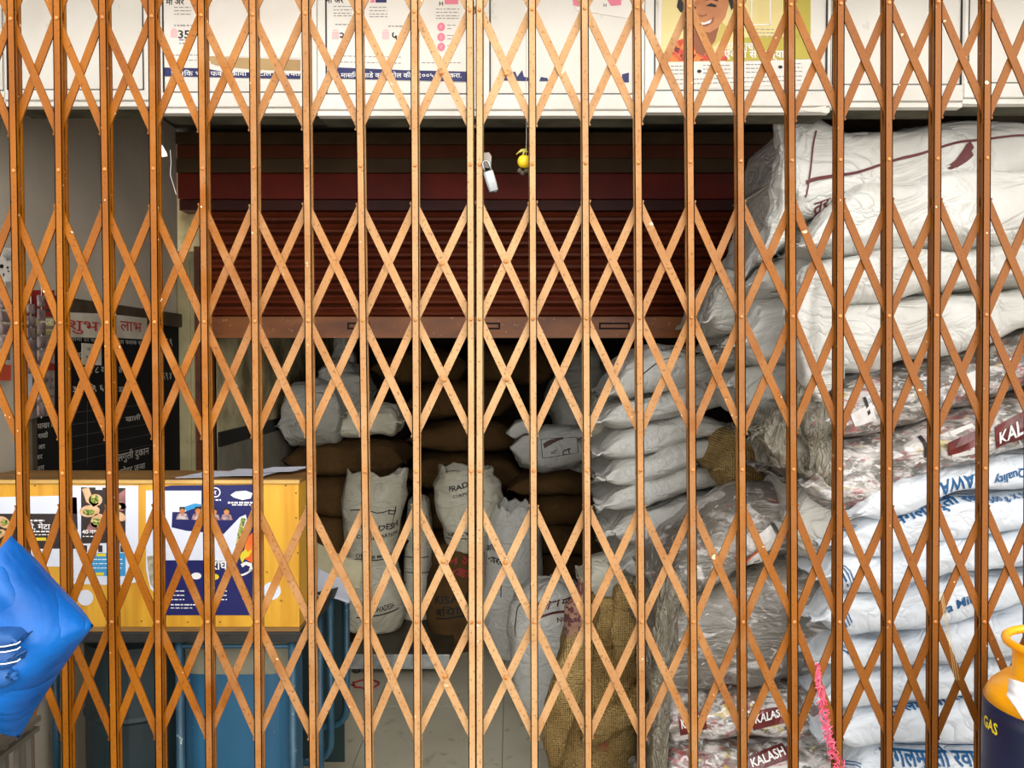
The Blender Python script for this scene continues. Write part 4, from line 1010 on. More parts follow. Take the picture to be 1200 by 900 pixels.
chk = [('साखर दर', 55, 498, 9, 0.10), ('हेलो गावठी', 46, 511, 8, 0.09), ('एव आर', 45, 524, 8, 0.07), ('रोजर', 43, 536, 8, 0.06), ('उद्धार', 44, 549, 8, 0.07),
       ('सू ४ कि.', 90, 416, 10, 0.09), ('९ कि. ८ के', 108, 433, 11, 0.2), ('३ कि ९ ६', 104, 455, 11, 0.2), ('क्र. ते १० व', 143, 433, 9, 0.2), ('तूर डाळ', 140, 456, 9, 0.14), ('खाली', 156, 490, 8, 0.12),
       ('र गुलगुली दुकान', 152, 533, 12, 0.32), ('मोहर ज्ञा', 156, 549, 10, 0.2), ('किराणा दर पत्रक', 100, 398, 6, 0.24), ('भाव फलक सूची', 154, 401, 7, 0.24), ('दर ९', 196, 400, 12, 0.1), ('क.९ ४', 195, 440, 12, 0.1)]
wtext(bb, 'chalk_writing', chk, CHALK, 0.0155)
ln = MB()
for y0 in (484, 498, 512, 527, 542):
    a = PW(84, y0, 0.0152); b = PW(178, 425 + (y0 - 425) * 0.82, 0.0152); n = Vector((0, 0, 0.0012)); ln.add([a, b, b + n, a + n], [(0, 1, 2, 3)])
a = PW(102, 470, 0.0152); b = PW(102, 545, 0.0152); ln.add([a, b, b + Vector((0, .002, 0)), a + Vector((0, .002, 0))], [(0, 1, 2, 3)])
ln.build('chalk_lines', mat('faint_chalk', srgb(84, 84, 80), rough=0.9), bb, kind='stuff')
BANN = mat('banner_cloth', srgb(206, 198, 182), srgb(178, 168, 148), rough=0.8, scale=9)
for (pts, body, bx, by, w, lab) in (([(78, 366), (118, 367.5), (118, 396), (78, 395)], 'शुभ', 98, 381, 0.2, 'cloth banner with red painted lettering above the blackboard, left piece'),
                                ([(118.5, 367.5), (134, 368.5), (172.5, 373), (172.5, 398), (138, 396), (118.5, 396)], 'लाभ', 154, 382, 0.17, 'cloth banner with red painted lettering above the blackboard, right piece by the post')):
    bn_ = wslab('banner', pts, BANN, lab, 'banner', off=0.036, t=0.003, group='red lettered banner pieces')
    wtext(bn_, 'red_lettering', [(body, bx, by, 17, w)], RED_INK, 0.0375)
wn = wslab('notice', [(96.5, 402), (119, 404), (119, 428), (96.5, 427.5)], BANN, 'small white card with black figures pinned on the blackboard', 'notice', off=0.020, t=0.003)
wtext(wn, 'figures', [('२४', 107, 409, 6, 0.06), ('१ : ४', 107, 418, 5, 0.07)], BLACK_INK, 0.0215)
# calendars and hoardings at the far left
CALR = mat('calendar_red', srgb(150, 40, 34), srgb(120, 30, 28), rough=0.6, scale=20)
cal = wslab('wall_calendar', [(28, 363), (64, 366), (64, 486), (28, 492)], mat('calendar_sheet', srgb(150, 138, 130), srgb(120, 106, 100), rough=0.6, scale=30), 'wall calendar with red header bands at the left end of the blackboard', 'calendar', off=0.030, t=0.004)
def wrect(mb, x0, y0, x1, y1, off): mb.add([PW(x0, y0, off), PW(x1, y0, off), PW(x1, y1, off), PW(x0, y1, off)], [(0, 1, 2, 3)])
def wprint(parent, name, rects, m, off):
    mb = MB()
    for r in rects: wrect(mb, *r, off)
    return mb.build(name, m, parent, kind='stuff' if len(rects) > 1 else None)
wprint(cal, 'red_header', [(28, 340, 64, 362), (28, 365, 64, 371), (28, 426, 64, 434)], CALR, 0.032)
wprint(cal, 'cream_label', [(30, 373, 63, 382), (30, 386, 63, 392)], mat('cream_label', srgb(206, 190, 120), rough=0.6), 0.0325)
wprint(cal, 'white_label', [(28, 434, 38, 480)], NP, 0.0325)
wtext(cal, 'lettering', [('ना', 46, 351, 8, 0.03), ('का दर', 47, 376, 9, 0.13)], WHITE_INK, 0.0335)
wtext(cal, 'dates', [('१ २ ३ ४', 52, 445, 6, 0.10), ('८ ९ १० ११', 52, 455, 6, 0.10), ('१५ १६ १७', 52, 465, 6, 0.10), ('२२ २३ २४', 52, 475, 6, 0.10), ('मासिक पत्र', 47, 389, 6, 0.12)], BLACK_INK, 0.0335)
ca2 = wslab('wall_poster', [(-40, 285), (13, 291), (13, 330), (-40, 332)], PAPER, 'cream wall sheet with black dots and rays in the far left corner', 'poster', off=0.03, t=0.004)
mb = MB()
for (x, y, r) in ((2, 312, 2.4), (9, 313.5, 1.4), (5, 322, 1.7), (10, 318, 1.0)):
    mb.add([PW(x + r * math.cos(q * math.pi / 6), y + r * math.sin(q * math.pi / 6), 0.032) for q in range(12)], [tuple(range(12))])
for k in range(7):
    g_ = -0.2 - 0.18 * k; mb.add([PW(2 + 6 * math.cos(g_), 306 + 6 * math.sin(g_), 0.032), PW(2 + 16 * math.cos(g_), 306 + 16 * math.sin(g_), 0.032), PW(2 + 16 * math.cos(g_), 306.8 + 16 * math.sin(g_), 0.032), PW(2 + 6 * math.cos(g_), 306.8 + 6 * math.sin(g_), 0.032)], [(0, 1, 2, 3)])
mb.build('dots_and_rays', BLACK_INK, ca2, kind='stuff')
wslab('red_card', [(-20, 424), (13, 428), (13, 446), (-20, 446)], mat('orange_red_card', srgb(196, 76, 48), rough=0.6), 'orange red card on the wall just above the counter, leftmost', 'card', off=0.03, t=0.004)
SACH = mat('sachet_foil', srgb(158, 142, 136), srgb(104, 84, 84), rough=0.3, metal=0.2, scale=40)
def strip(px, y0, y1, n, off, label):
    top_p = PW(px, y0, off); bot = PW(px, y1, off)
    t = thing('sachet_strip', (top_p.x, top_p.y, bot.z), label, 'sachet strip', 'hanging sachet strips')
    MB().tube([PW(px, y0 - 30, off), top_p, bot], 0.0012, 5).build('string', CHALK, t)
    for k in range(n):
        a = PW(px, y0 + (y1 - y0) * k / n, off); b = PW(px, y0 + (y1 - y0) * (k + 0.86) / n, off); c = (a + b) / 2; hz = (a.z - b.z) / 2
        rows = []
        for i in range(7):
            tt = -1 + 2 * i / 6; d = 0.004 * (1 - tt ** 4) + 0.0006
            rows.append([Vector((c.x + d * math.cos(2 * math.pi * q / 10), c.y + 0.021 * math.sin(2 * math.pi * q / 10), c.z + tt * hz)) for q in range(10)])
        m_ = MB().grid(rows); m_.f += [tuple(range(9, -1, -1)), tuple(60 + q for q in range(10))]
        m_.build('sachet', SACH, t, smooth=True)
strip(6, 350, 424, 5, 0.06, 'strip of foil sachets hanging at the far left, over the orange red card')
strip(36, 356, 440, 6, 0.07, 'strip of foil sachets hanging in front of the wall calendar, left one')
strip(48.5, 346, 490, 9, 0.07, 'long strip of foil sachets hanging in front of the wall calendar, right one')
# tag and wire by the top left of the opening
sc_ = MB().slab([P(x, y, DG + 0.06) for x, y in [(184, 167), (190, 170), (195, 179), (196, 183), (190, 184), (186, 178)]], (0, 1, 0), 0.003).build('paper_tag', PAPER); tag(sc_, 'white crumpled paper tag caught on the gate near the wall corner', 'tag')
tag(MB().tube([P(199.5, 176, DG + 0.1), P(200.5, 190, DG + 0.1), P(199.5, 205, DG + 0.1), P(203, 216, DG + 0.1), P(206.5, 228, DG + 0.1)], 0.0009, 6).build('wire', CHALK), 'thin pale wire dangling beside the white paper tag', 'wire')

# ================================================================== SACKS ON THE RIGHT
RG = 'white sacks piled at the right behind the gate'; KG = 'film-wrapped packet bundles'; BG = 'bluish white sacks of the lower right pile'
DR = 2.20
X2 = 1335
R1 = bag('white_sack', DR + 0.03, [(916, 146, 268), (945, 139, 262), (985, 160, 248), (1040, 151, 236), (1110, 141, 222), (1170, 146, 212), (1240, 160, 214), (X2, 172, 225)], 0.55, WHITE_SACK, 1, 'topmost white sack with a maroon border line, right under the white panels', group=RG, pinch=(0.035, 0.1), lip=(0.015, 0.03), nexp=4.4, wr=0.010)
upright('end_hem', DR + 0.05, [(306, 886, 900), (275, 900, 922), (240, 908, 932), (205, 910, 938), (176, 918, 945), (160, 912, 945), (142, 909, 940)], 0.07, WHITE_SACK, 42, None, parent=R1, top='closed', wr=0.014, lump=0.015, nu=34, wav=0.004, stretch=(30, 10, 6))
print_on(R1, 1072, 186, [('r', -0.30, -0.002, 0.33, 0.003)], MAROON_INK, 0.07, 'border_line')
print_on(R1, 944, 215, [('r', -0.003, -0.06, 0.002, 0.14)], MAROON_INK, -0.12, 'border_line')
print_on(R1, 1127, 182, [('r', -0.03, -0.016, 0.03, 0.014), ('r', -0.045, -0.012, -0.03, 0.004), ('r', 0.03, -0.006, 0.04, 0.012)], MAROON_INK, 0.75, 'emblem')
print_on(R1, 960, 240, [('t', 'तूर', 0, 0, 0.05)], MAROON_INK, 0.0, 'lettering')
bag('white_sack', DR, [(932, 262, 322), (960, 240, 308), (1000, 216, 300), (1100, 201, 294), (1200, 187, 288), (X2, 200, 296)], 0.55, WHITE_SACK, 2, 'plain white sack second from the top of the right pile', group=RG, pinch=(0.16, 0.1), lip=(0.045, 0.03), nexp=4.4, wr=0.010)
bag('white_sack', DR, [(938, 308, 368), (1000, 294, 360), (1060, 290, 352), (1160, 286, 340), (X2, 286, 336)], 0.55, WHITE_SACK, 3, 'plain white sack third from the top of the right pile', group=RG, pinch=(0.1, 0.1), lip=(0.03, 0.03), nexp=4.4, wr=0.008)
R4 = bag('white_sack', DR, [(945, 366, 448), (990, 357, 440), (1060, 349, 427), (1130, 340, 411), (1200, 333, 388), (X2, 330, 380)], 0.55, WHITE_SACK, 4, 'white sack lying directly on the upper packet bundle', group=RG, pinch=(0.1, 0.1), lip=(0.02, 0.03), nexp=4.4, wr=0.008)
upright('gathered_mouth', DR - 0.03, [(470, 949, 961), (445, 934, 983), (405, 925, 988), (365, 926, 986), (332, 936, 975)], 0.13, WHITE_SACK, 41, None, parent=R4, top='closed', wr=0.016, lump=0.02, nu=30, stretch=(30, 10, 5))
K5m = wrap_plastic('packet_wrap_a', 0.0, 1.0); K6m = wrap_plastic('packet_wrap_b', 0.0, 4.0); M1m = wrap_plastic('packet_wrap_c', 0.6, 8.0); M2m = wrap_plastic('packet_wrap_d', 1.1, 12.0); M3m = wrap_plastic('packet_wrap_e', -0.1, 17.0)
FILM = mat('dusty_film', srgb(150, 142, 124), srgb(96, 90, 76), rough=0.3, scale=12, stretch=(2.5, 1, 0.8), coat=0.4, bump=0.5, bscale=30); crease(FILM, 14, 0.8, 0.03, (2.2, 1, 0.8))
KMAR = mat('packet_maroon', srgb(116, 40, 36), srgb(84, 28, 28), rough=0.3, scale=30, coat=0.4)
PKW = mat('packet_white', srgb(232, 230, 226), srgb(206, 200, 196), rough=0.3, scale=30, coat=0.4)
def packet_label(o, px, py, rot=0.2, w=0.17, h=0.055, text='KALASH', size=0.034, white=True):
    print_on(o, px, py, [('r', -w / 2, -h / 2, w / 2, h / 2)], KMAR, rot, 'packet_label', off=0.003)
    print_on(o, px, py, [('t', text, 0, 0.002, size, w * 0.86)], WHITE_INK, rot, 'packet_lettering', off=0.0045)
R5 = bag('packet_bundle', DR, [(950, 456, 528), (985, 442, 516), (1060, 425, 500), (1130, 410, 478), (1200, 386, 456), (X2, 380, 450)], 0.55, K5m, 5, 'film-wrapped bundle of printed packets under the white sacks, upper of the right pair', cat='bundle', group=KG, pinch=(0.12, 0.08), lip=(0.03, 0.02), wr=0.008, lump=0.012)
for (x, y, r) in ((1010, 488, 0.3), (1145, 447, 0.3)):
    print_on(R5, x, y, [('r', -0.03, -0.022, 0.03, 0.022)], PKW, r, 'packet_panel', off=0.003)
print_on(R5, 1017, 476, [('r', -0.004, -0.03, 0.004, 0.03)], BLACK_INK, 0.3, 'packet_bar')
R6 = bag('packet_bundle', DR, [(935, 525, 600), (985, 512, 606), (1050, 502, 566), (1100, 487, 550), (1200, 456, 528), (X2, 450, 522)], 0.55, K6m, 6, 'film-wrapped bundle lettered KALASH lying on the bluish white sacks', cat='bundle', group=KG, pinch=(0.12, 0.08), lip=(0.03, 0.02), wr=0.008, lump=0.012)
packet_label(R6, 1196, 498, 0.22, 0.15, 0.075, 'KALASH', 0.045)
print_on(R6, 1130, 517, [('r', -0.04, -0.018, 0.04, 0.018)], KMAR, 0.2, 'packet_label')
print_on(R6, 1130, 508, [('r', -0.035, 0.0, 0.035, 0.014), ('r', -0.035, -0.055, 0.02, -0.04)], PKW, 0.2, 'packet_panel', off=0.0036)
print_on(R6, 1084, 520, [('r', -0.006, -0.03, 0.006, 0.03)], BLACK_INK, 0.2, 'packet_bar')
bag('torn_wrap', DR + 0.02, [(882, 492, 520), (905, 470, 548), (940, 474, 572), (975, 495, 590)], 0.25, FILM, 61, None, parent=R6, wr=0.02, lump=0.03, lip=(0.02, 0.0), gather=0.03, stretch=(20, 8, 10))
upright('torn_flap', DR + 0.0, [(550, 944, 952), (520, 940, 972), (490, 925, 985), (470, 925, 975)], 0.06, FILM, 62, None, parent=R6, top='closed', wr=0.014, nu=20, stretch=(30, 10, 6))
bag('grey_sack', DR + 0.06, [(918, 574, 650), (945, 556, 650), (1000, 566, 640), (1060, 580, 630)], 0.4, GREY_SACK, 63, 'greyish dusty sack end squeezed under the torn film of the packet bundle', group=RG, wr=0.012, lip=(0.03, 0.0))
BLU = [
    ([(985, 584, 606), (1020, 566, 604), (1050, 554, 598), (1105, 544, 578), (1200, 528, 571), (X2, 526, 570)], 'bluish white sack with upside-down blue RAWA lettering, topmost of its pile'),
    ([(965, 604, 655), (1020, 600, 652), (1065, 590, 634), (1105, 578, 628), (1200, 570, 618), (X2, 570, 616)], 'bluish white sack printed 500 g. X 50, second of its pile'),
    ([(955, 640, 690), (1020, 650, 690), (1065, 632, 676), (1105, 627, 668), (1200, 617, 659), (X2, 616, 658)], 'bluish white sack, third of its pile below the RAWA one'),
    ([(950, 680, 745), (1020, 690, 742), (1080, 672, 731), (1150, 664, 713), (1200, 658, 699), (X2, 658, 698)], 'bluish white sack, fourth of its pile, blue letters along its lower edge'),
    ([(952, 735, 785), (1020, 742, 778), (1080, 730, 774), (1150, 713, 766), (1200, 699, 762), (X2, 698, 762)], 'bluish white sack, fifth of its pile'),
    ([(955, 776, 830), (1000, 776, 824), (1080, 773, 815), (1150, 766, 803), (X2, 762, 800)], 'bluish white sack, sixth of its pile, narrow, above the bulging one'),
    ([(960, 826, 870), (1000, 822, 868), (1080, 814, 866), (1150, 802, 864), (X2, 800, 862)], 'bluish white sack, seventh of its pile, bulging'),
    ([(975, 866, 936), (1010, 864, 940), (1080, 865, 940), (1150, 865, 940), (X2, 863, 938)], 'bluish white sack with large blue lettering under double blue lines, lowest in view'),
]
bs = []
for k, (c, lab) in enumerate(BLU):
    bs.append(bag('rava_sack', DR - 0.01 + 0.012 * (k % 2), c, 0.55, BLUE_SACK, 70 + k, lab, group=BG, pinch=(0.13, 0.08), lip=(0.035, 0.03), wr=0.006, lump=0.014, nexp=4.2))
for k, (a, b) in enumerate(((938, 990), (988, 1042), (1040, 1090))):
    o = bag('rava_sack', DR, [(975, a, b), (1080, a, b), (X2, a, b)], 0.55, BLUE_SACK, 90 + k, 'bluish white sack below the large lettered one, ' + ['first under it', 'second under it', 'on the floor'][k], group=BG, nu=24, nv=24)
    zmin = min((o.matrix_basis @ v.co).z for v in o.data.vertices)
    if k == 2:
        for v in o.data.vertices:
            if (v.co.z + o.location.z) < 0.004: v.co.z = 0.004 - o.location.z
MANGAL = 'मंगलमुर्ती रवा'
print_on(bs[0], 1128, 565, [('t', 'RAWA', 0, 0, 0.036, 0.12)], BLUE_INK, math.pi + 0.1, 'lettering')
print_on(bs[0], 1182, 557, [('t', 'Quality', 0, 0, 0.024, 0.09)], BLUE_INK, math.pi + 0.12, 'lettering')
print_on(bs[1], 1098, 594, [('t', MANGAL, 0, 0, 0.052, 0.27), ('r', -0.14, 0.028, 0.14, 0.032)], BLUE_INK, 0.09, 'lettering')
print_on(bs[1], 1182, 584, [('t', '500 g. X 50', 0, 0, 0.032, 0.12)], BLUE_INK, 0.12, 'lettering')
print_on(bs[3], 1176, 694, [('t', 'RAWA', 0, 0, 0.034, 0.09)], BLUE_INK, 0.15, 'lettering')
print_on(bs[3], 1118, 710, [('t', 'Rava Mills', 0, 0, 0.024, 0.14)], BLUE_INK, 0.15, 'lettering')
print_on(bs[4], 1045, 768, [('r', -0.05, 0, 0.06, 0.006)], BLUE_INK, 0.0, 'edge_line')
print_on(bs[6], 1088, 824, [('t', MANGAL, 0, 0, 0.040, 0.26)], BLUE_INK, 0.08, 'lettering')
print_on(bs[6], 1174, 812, [('t', 'RAWA', 0, 0, 0.022, 0.06)], BLUE_INK, 0.1, 'lettering')
print_on(bs[7], 1090, 888, [('t', MANGAL, 0, 0, 0.066, 0.27)], BLUE_INK, 0.0, 'lettering')
print_on(bs[7], 1090, 871, [('r', -0.13, 0.004, 0.14, 0.010), ('r', -0.13, -0.008, 0.14, -0.004)], BLUE_INK, 0.0, 'border_line')
for (o, x, y) in ((bs[1], 992, 620), (bs[2], 990, 668), (bs[3], 988, 718), (bs[4], 985, 760), (bs[6], 985, 845), (bs[7], 1000, 898)):
    print_on(o, x, y, [('r', -0.012, -0.035, -0.007, 0.035), ('r', 0.0, -0.035, 0.003, 0.035), ('r', 0.008, -0.035, 0.011, 0.035)], BLUE_INK, 0.7, 'end_stripe')

# left shoulder of the big pile
LG = 'rumpled white sack ends on the left shoulder of the right pile'
bag('white_sack', DR + 0.30, [(858, 330, 348), (872, 275, 342), (892, 225, 335), (925, 186, 325), (990, 190, 318), (1100, 200, 318)], 0.45, WHITE_SACK, 101, 'long drooping white sack end sloping down from beneath the topmost sack', group=LG, pinch=(0.3, 0.05), lip=(0.02, 0.0), wr=0.016, lump=0.03)
bag('white_sack', DR + 0.36, [(822, 356, 398), (832, 326, 398), (850, 310, 392), (880, 318, 372), (930, 330, 366), (1050, 340, 370)], 0.42, GREY_SACK, 102, 'greyish rounded sack end in front of the shutter rail, leftmost of the shoulder', group=LG, pinch=(0.12, 0.05), lip=(0.02, 0.0), wr=0.014)
bag('white_sack', DR + 0.22, [(862, 380, 428), (885, 352, 430), (925, 340, 426), (1000, 344, 420), (1060, 350, 420)], 0.45, WHITE_SACK, 103, 'white sack end with a loose flap, just right of the rounded greyish one', group=LG, pinch=(0.16, 0.05), lip=(0.03, 0.0), wr=0.014)
bag('white_sack', DR + 0.20, [(872, 318, 350), (892, 296, 352), (925, 285, 350), (990, 290, 345), (1060, 295, 345)], 0.45, WHITE_SACK, 105, 'short white sack end wedged under the drooping one', group=LG, pinch=(0.2, 0.05), lip=(0.03, 0.0), wr=0.014)
bag('white_sack', DR + 0.24, [(846, 432, 470), (872, 428, 486), (915, 424, 486), (1000, 420, 480), (1060, 420, 480)], 0.45, GREY_SACK, 104, 'greyish sack end above the torn film, lowest of the shoulder', group=LG, pinch=(0.14, 0.05), lip=(0.025, 0.0), wr=0.014)
bag('white_sack', DR + 0.42, [(836, 384, 440), (860, 378, 436), (930, 380, 436), (1040, 385, 440)], 0.42, GREY_SACK, 106, 'dim greyish sack end set back between the rounded and the lowest one', group=LG, pinch=(0.14, 0.05), lip=(0.02, 0.0), wr=0.012)
bag('jute_sack', DR + 0.55, [(838, 505, 585), (880, 498, 580), (940, 500, 585), (1050, 510, 590)], 0.5, JUTE, 107, 'brown jute sack showing in the gap under the torn film', wr=0.01)
bag('grey_sack', DR + 0.5, [(850, 580, 700), (900, 575, 700), (1040, 590, 700)], 0.5, GREY_SACK, 108, 'dim grey sack hidden behind the dark packet bundle', wr=0.01)

# ---- packet bundles in the middle
DM = 2.30
M1 = bag('packet_bundle', DM + 0.02, [(768, 672, 706), (795, 632, 716), (840, 592, 704), (880, 575, 680), (922, 578, 664), (962, 612, 652)], 0.5, M1m, 111, 'dark film-wrapped packet bundle tilted upward, topmost of the middle pile', cat='bundle', group=KG, pinch=(0.1, 0.12), lip=(0.01, 0.01), nexp=2.2, wr=0.010)
print_on(M1, 880, 655, [('r', -0.06, -0.05, 0.03, 0.012), ('r', 0.05, -0.01, 0.10, 0.06)], PKW, 0.5, 'packet_panel')
print_on(M1, 884, 654, [('r', -0.03, 0.018, 0.02, 0.028)], mat('packet_orange', srgb(206, 84, 40), rough=0.35, coat=0.3), 0.5, 'packet_strip', off=0.004)
print_on(M1, 895, 682, [('r', -0.02, -0.012, 0.02, 0.012)], mat('packet_yellow', srgb(206, 190, 70), rough=0.35, coat=0.3), 0.3, 'packet_patch', off=0.004)
print_on(M1, 922, 668, [('r', -0.012, -0.014, 0.012, 0.014)], RED_INK, 0.3, 'packet_patch', off=0.004)
M2 = bag('packet_bundle', DM, [(762, 708, 806), (800, 692, 812), (860, 676, 806), (920, 655, 798), (962, 662, 792), (988, 705, 775)], 0.52, M2m, 112, 'grey film-wrapped bundle with a smooth top and a white packet row, below the dark one', cat='bundle', group=KG, pinch=(0.06, 0.1), lip=(0.01, 0.01), wr=0.009)
print_on(M2, 880, 786, [('r', -0.24, -0.022, 0.22, 0.026)], PKW, 0.12, 'packet_row')
for (x, y, w) in ((812, 800, 0.05), (846, 794, 0.06), (905, 784, 0.07), (950, 776, 0.04)):
    print_on(M2, x, y, [('r', -w / 2, -0.010, w / 2, 0.006), ('r', -w / 3, 0.010, w / 4, 0.014)], mat('packet_grey_print', srgb(120, 104, 104), srgb(90, 78, 78), rough=0.35, scale=60, coat=0.3), 0.12, 'packet_print', off=0.0045)
upright('loose_wrap', DM - 0.03, [(990, 766, 790), (880, 762, 786), (800, 760, 784), (720, 764, 792), (692, 772, 800)], 0.10, FILM, 113, None, parent=M2, top='closed', wr=0.014, nu=30, stretch=(30, 10, 5))
M3 = bag('packet_bundle', DM, [(776, 812, 866), (820, 808, 868), (900, 800, 862), (960, 796, 858), (990, 806, 850)], 0.52, M3m, 114, 'film-wrapped bundle with three KALASH packets in a row', cat='bundle', group=KG, pinch=(0.06, 0.08), lip=(0.01, 0.01), wr=0.008)
for (x, y) in ((812, 846), (848, 846), (902, 838)):
    packet_label(M3, x, y, 0.16, 0.105 if x != 812 else 0.08, 0.05, 'KALASH', 0.032)
M4 = bag('packet_bundle', DM, [(774, 866, 934), (850, 864, 936), (930, 858, 930), (990, 852, 925)], 0.52, M3m, 115, 'film-wrapped bundle lettered KALASH at the very bottom of the picture', cat='bundle', group=KG, pinch=(0.06, 0.08), lip=(0.01, 0.01), wr=0.010)
packet_label(M4, 900, 888, 0.22, 0.12, 0.045, 'KALASH', 0.034)
print_on(M4, 948, 895, [('r', -0.018, -0.02, 0.018, 0.02)], PKW, 0.4, 'packet_panel')
for k, (a, b) in enumerate(((932, 1000), (998, 1063))):
    o = bag('packet_bundle', DM, [(772, a, b), (880, a - 2, b), (990, a - 4, b)], 0.52, M2m, 116 + k, 'film-wrapped bundle at the foot of the middle pile, ' + ['last but one', 'on the floor'][k], cat='bundle', group=KG, nu=24, nv=24)
    if k == 1:
        for v in o.data.vertices:
            if (v.co.z + o.location.z) < 0.004: v.co.z = 0.004 - o.location.z

# ---- white stack under the shutter
WG = 'white sacks stacked under the shutter'; DWS = 3.02
WS = [
    ([(714, 446, 474), (732, 418, 472), (770, 402, 460), (812, 404, 454), (860, 426, 448)], 'white sack with a line of black print, topmost of the stack under the shutter'),
    ([(704, 474, 506), (750, 464, 500), (820, 450, 484), (856, 452, 476)], 'white sack second from the top of the stack under the shutter'),
    ([(702, 510, 546), (740, 496, 540), (800, 484, 522), (852, 492, 508)], 'white sack with a pointed right ear, third in the stack under the shutter'),
    ([(706, 540, 574), (740, 534, 570), (800, 516, 550), (860, 508, 540)], 'white sack with a broad seam, fourth in the stack under the shutter'),
    ([(708, 572, 604), (740, 564, 598), (800, 545, 576), (866, 544, 566)], 'white sack with frayed left end, fifth in the stack under the shutter'),
    ([(716, 598, 640), (760, 588, 642), (820, 573, 626), (868, 580, 612)], 'fat white sack with a black line on top, sixth in the stack under the shutter'),
    ([(726, 640, 680), (770, 636, 676), (830, 620, 670), (872, 616, 660)], 'white sack with black print, partly behind the dark packet bundle'),
]
ws = []
for k, (c, lab) in enumerate(WS):
    ws.append(bag('white_sack', DWS + 0.01 * (k % 3), c, 0.62, WHITE_SACK, 120 + k, lab, group=WG, pinch=(0.2, 0.16), lip=(0.035, 0.03), wr=0.008, lump=0.016, lipwave=0.02, gather=0.02))
for k, (a, b) in enumerate(((676, 722), (720, 768), (766, 816), (814, 864), (862, 918))):
    o = bag('white_sack', DWS, [(732, a, b), (790, a - 2, b), (872, a - 6, b - 4)], 0.62, WHITE_SACK, 130 + k, 'white sack low in the stack under the shutter, ' + ['eighth', 'ninth', 'tenth', 'eleventh', 'twelfth and last'][k] + ' from its top', group=WG, nu=24, nv=24)
    for v in o.data.vertices:
        if (v.co.z + o.location.z) < 0.004: v.co.z = 0.004 - o.location.z
print_on(ws[0], 782, 409, [('t', 'Ichiii', 0, 0, 0.03, 0.05)], BLACK_INK, 0.2, 'lettering')
print_on(ws[0], 775, 421, [('r', -0.08, 0, 0.08, 0.004)], BLACK_INK, 0.28, 'border_line')
print_on(ws[3], 790, 520, [('r', -0.14, 0, 0.16, 0.005), ('r', -0.1, 0.02, 0.06, 0.026)], BLACK_INK, 0.26, 'border_line')
print_on(ws[4], 784, 552, [('r', -0.2, 0, 0.2, 0.003)], BLACK_INK, 0.2, 'border_line')
print_on(ws[5], 780, 592, [('r', -0.12, 0, 0.1, 0.004)], BLACK_INK, 0.25, 'border_line')
print_on(ws[6], 777, 632, [('t', 'सूचना 25कि', 0, 0.0, 0.038, 0.14)], BLACK_INK, 0.2, 'lettering')
print_on(ws[6], 790, 646, [('r', -0.16, 0, 0.12, 0.004)], BLACK_INK, 0.22, 'border_line')

# ================================================================== INSIDE THE STORE
GG = 'brown gunny sacks stacked in the store'
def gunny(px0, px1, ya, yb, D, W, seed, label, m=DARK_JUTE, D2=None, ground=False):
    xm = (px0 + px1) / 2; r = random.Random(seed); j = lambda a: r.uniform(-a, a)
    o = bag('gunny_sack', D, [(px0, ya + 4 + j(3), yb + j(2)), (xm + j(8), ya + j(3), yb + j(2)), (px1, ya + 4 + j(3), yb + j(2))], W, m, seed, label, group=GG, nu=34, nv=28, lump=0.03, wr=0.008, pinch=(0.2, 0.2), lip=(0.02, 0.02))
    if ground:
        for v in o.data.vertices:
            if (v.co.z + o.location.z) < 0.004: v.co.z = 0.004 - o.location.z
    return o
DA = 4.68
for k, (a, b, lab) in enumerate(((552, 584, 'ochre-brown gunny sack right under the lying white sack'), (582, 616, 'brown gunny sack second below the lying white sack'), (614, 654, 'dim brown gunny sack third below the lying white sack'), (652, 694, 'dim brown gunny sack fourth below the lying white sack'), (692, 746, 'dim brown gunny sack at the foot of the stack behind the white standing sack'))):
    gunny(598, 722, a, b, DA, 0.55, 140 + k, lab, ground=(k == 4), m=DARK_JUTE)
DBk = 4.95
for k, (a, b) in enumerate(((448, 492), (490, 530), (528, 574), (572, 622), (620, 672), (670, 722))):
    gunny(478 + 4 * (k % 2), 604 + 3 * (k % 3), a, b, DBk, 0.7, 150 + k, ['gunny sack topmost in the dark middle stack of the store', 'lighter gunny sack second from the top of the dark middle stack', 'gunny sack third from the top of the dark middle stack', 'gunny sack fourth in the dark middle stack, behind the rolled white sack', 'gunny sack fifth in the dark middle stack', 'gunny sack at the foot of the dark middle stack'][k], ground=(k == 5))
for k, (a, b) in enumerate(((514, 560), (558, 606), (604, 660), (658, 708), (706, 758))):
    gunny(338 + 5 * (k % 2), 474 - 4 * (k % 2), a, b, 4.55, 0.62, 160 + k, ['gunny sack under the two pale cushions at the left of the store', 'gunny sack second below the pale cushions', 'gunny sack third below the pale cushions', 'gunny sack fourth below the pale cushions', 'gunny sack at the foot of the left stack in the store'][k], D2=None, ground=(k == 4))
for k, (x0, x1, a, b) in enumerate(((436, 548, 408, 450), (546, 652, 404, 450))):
    gunny(x0, x1, a, b, DBk + 0.06, 0.6, 170 + k, ['dark gunny sack high at the back, left of the gate middle', 'dark gunny sack high at the back, right of the gate middle'][k])
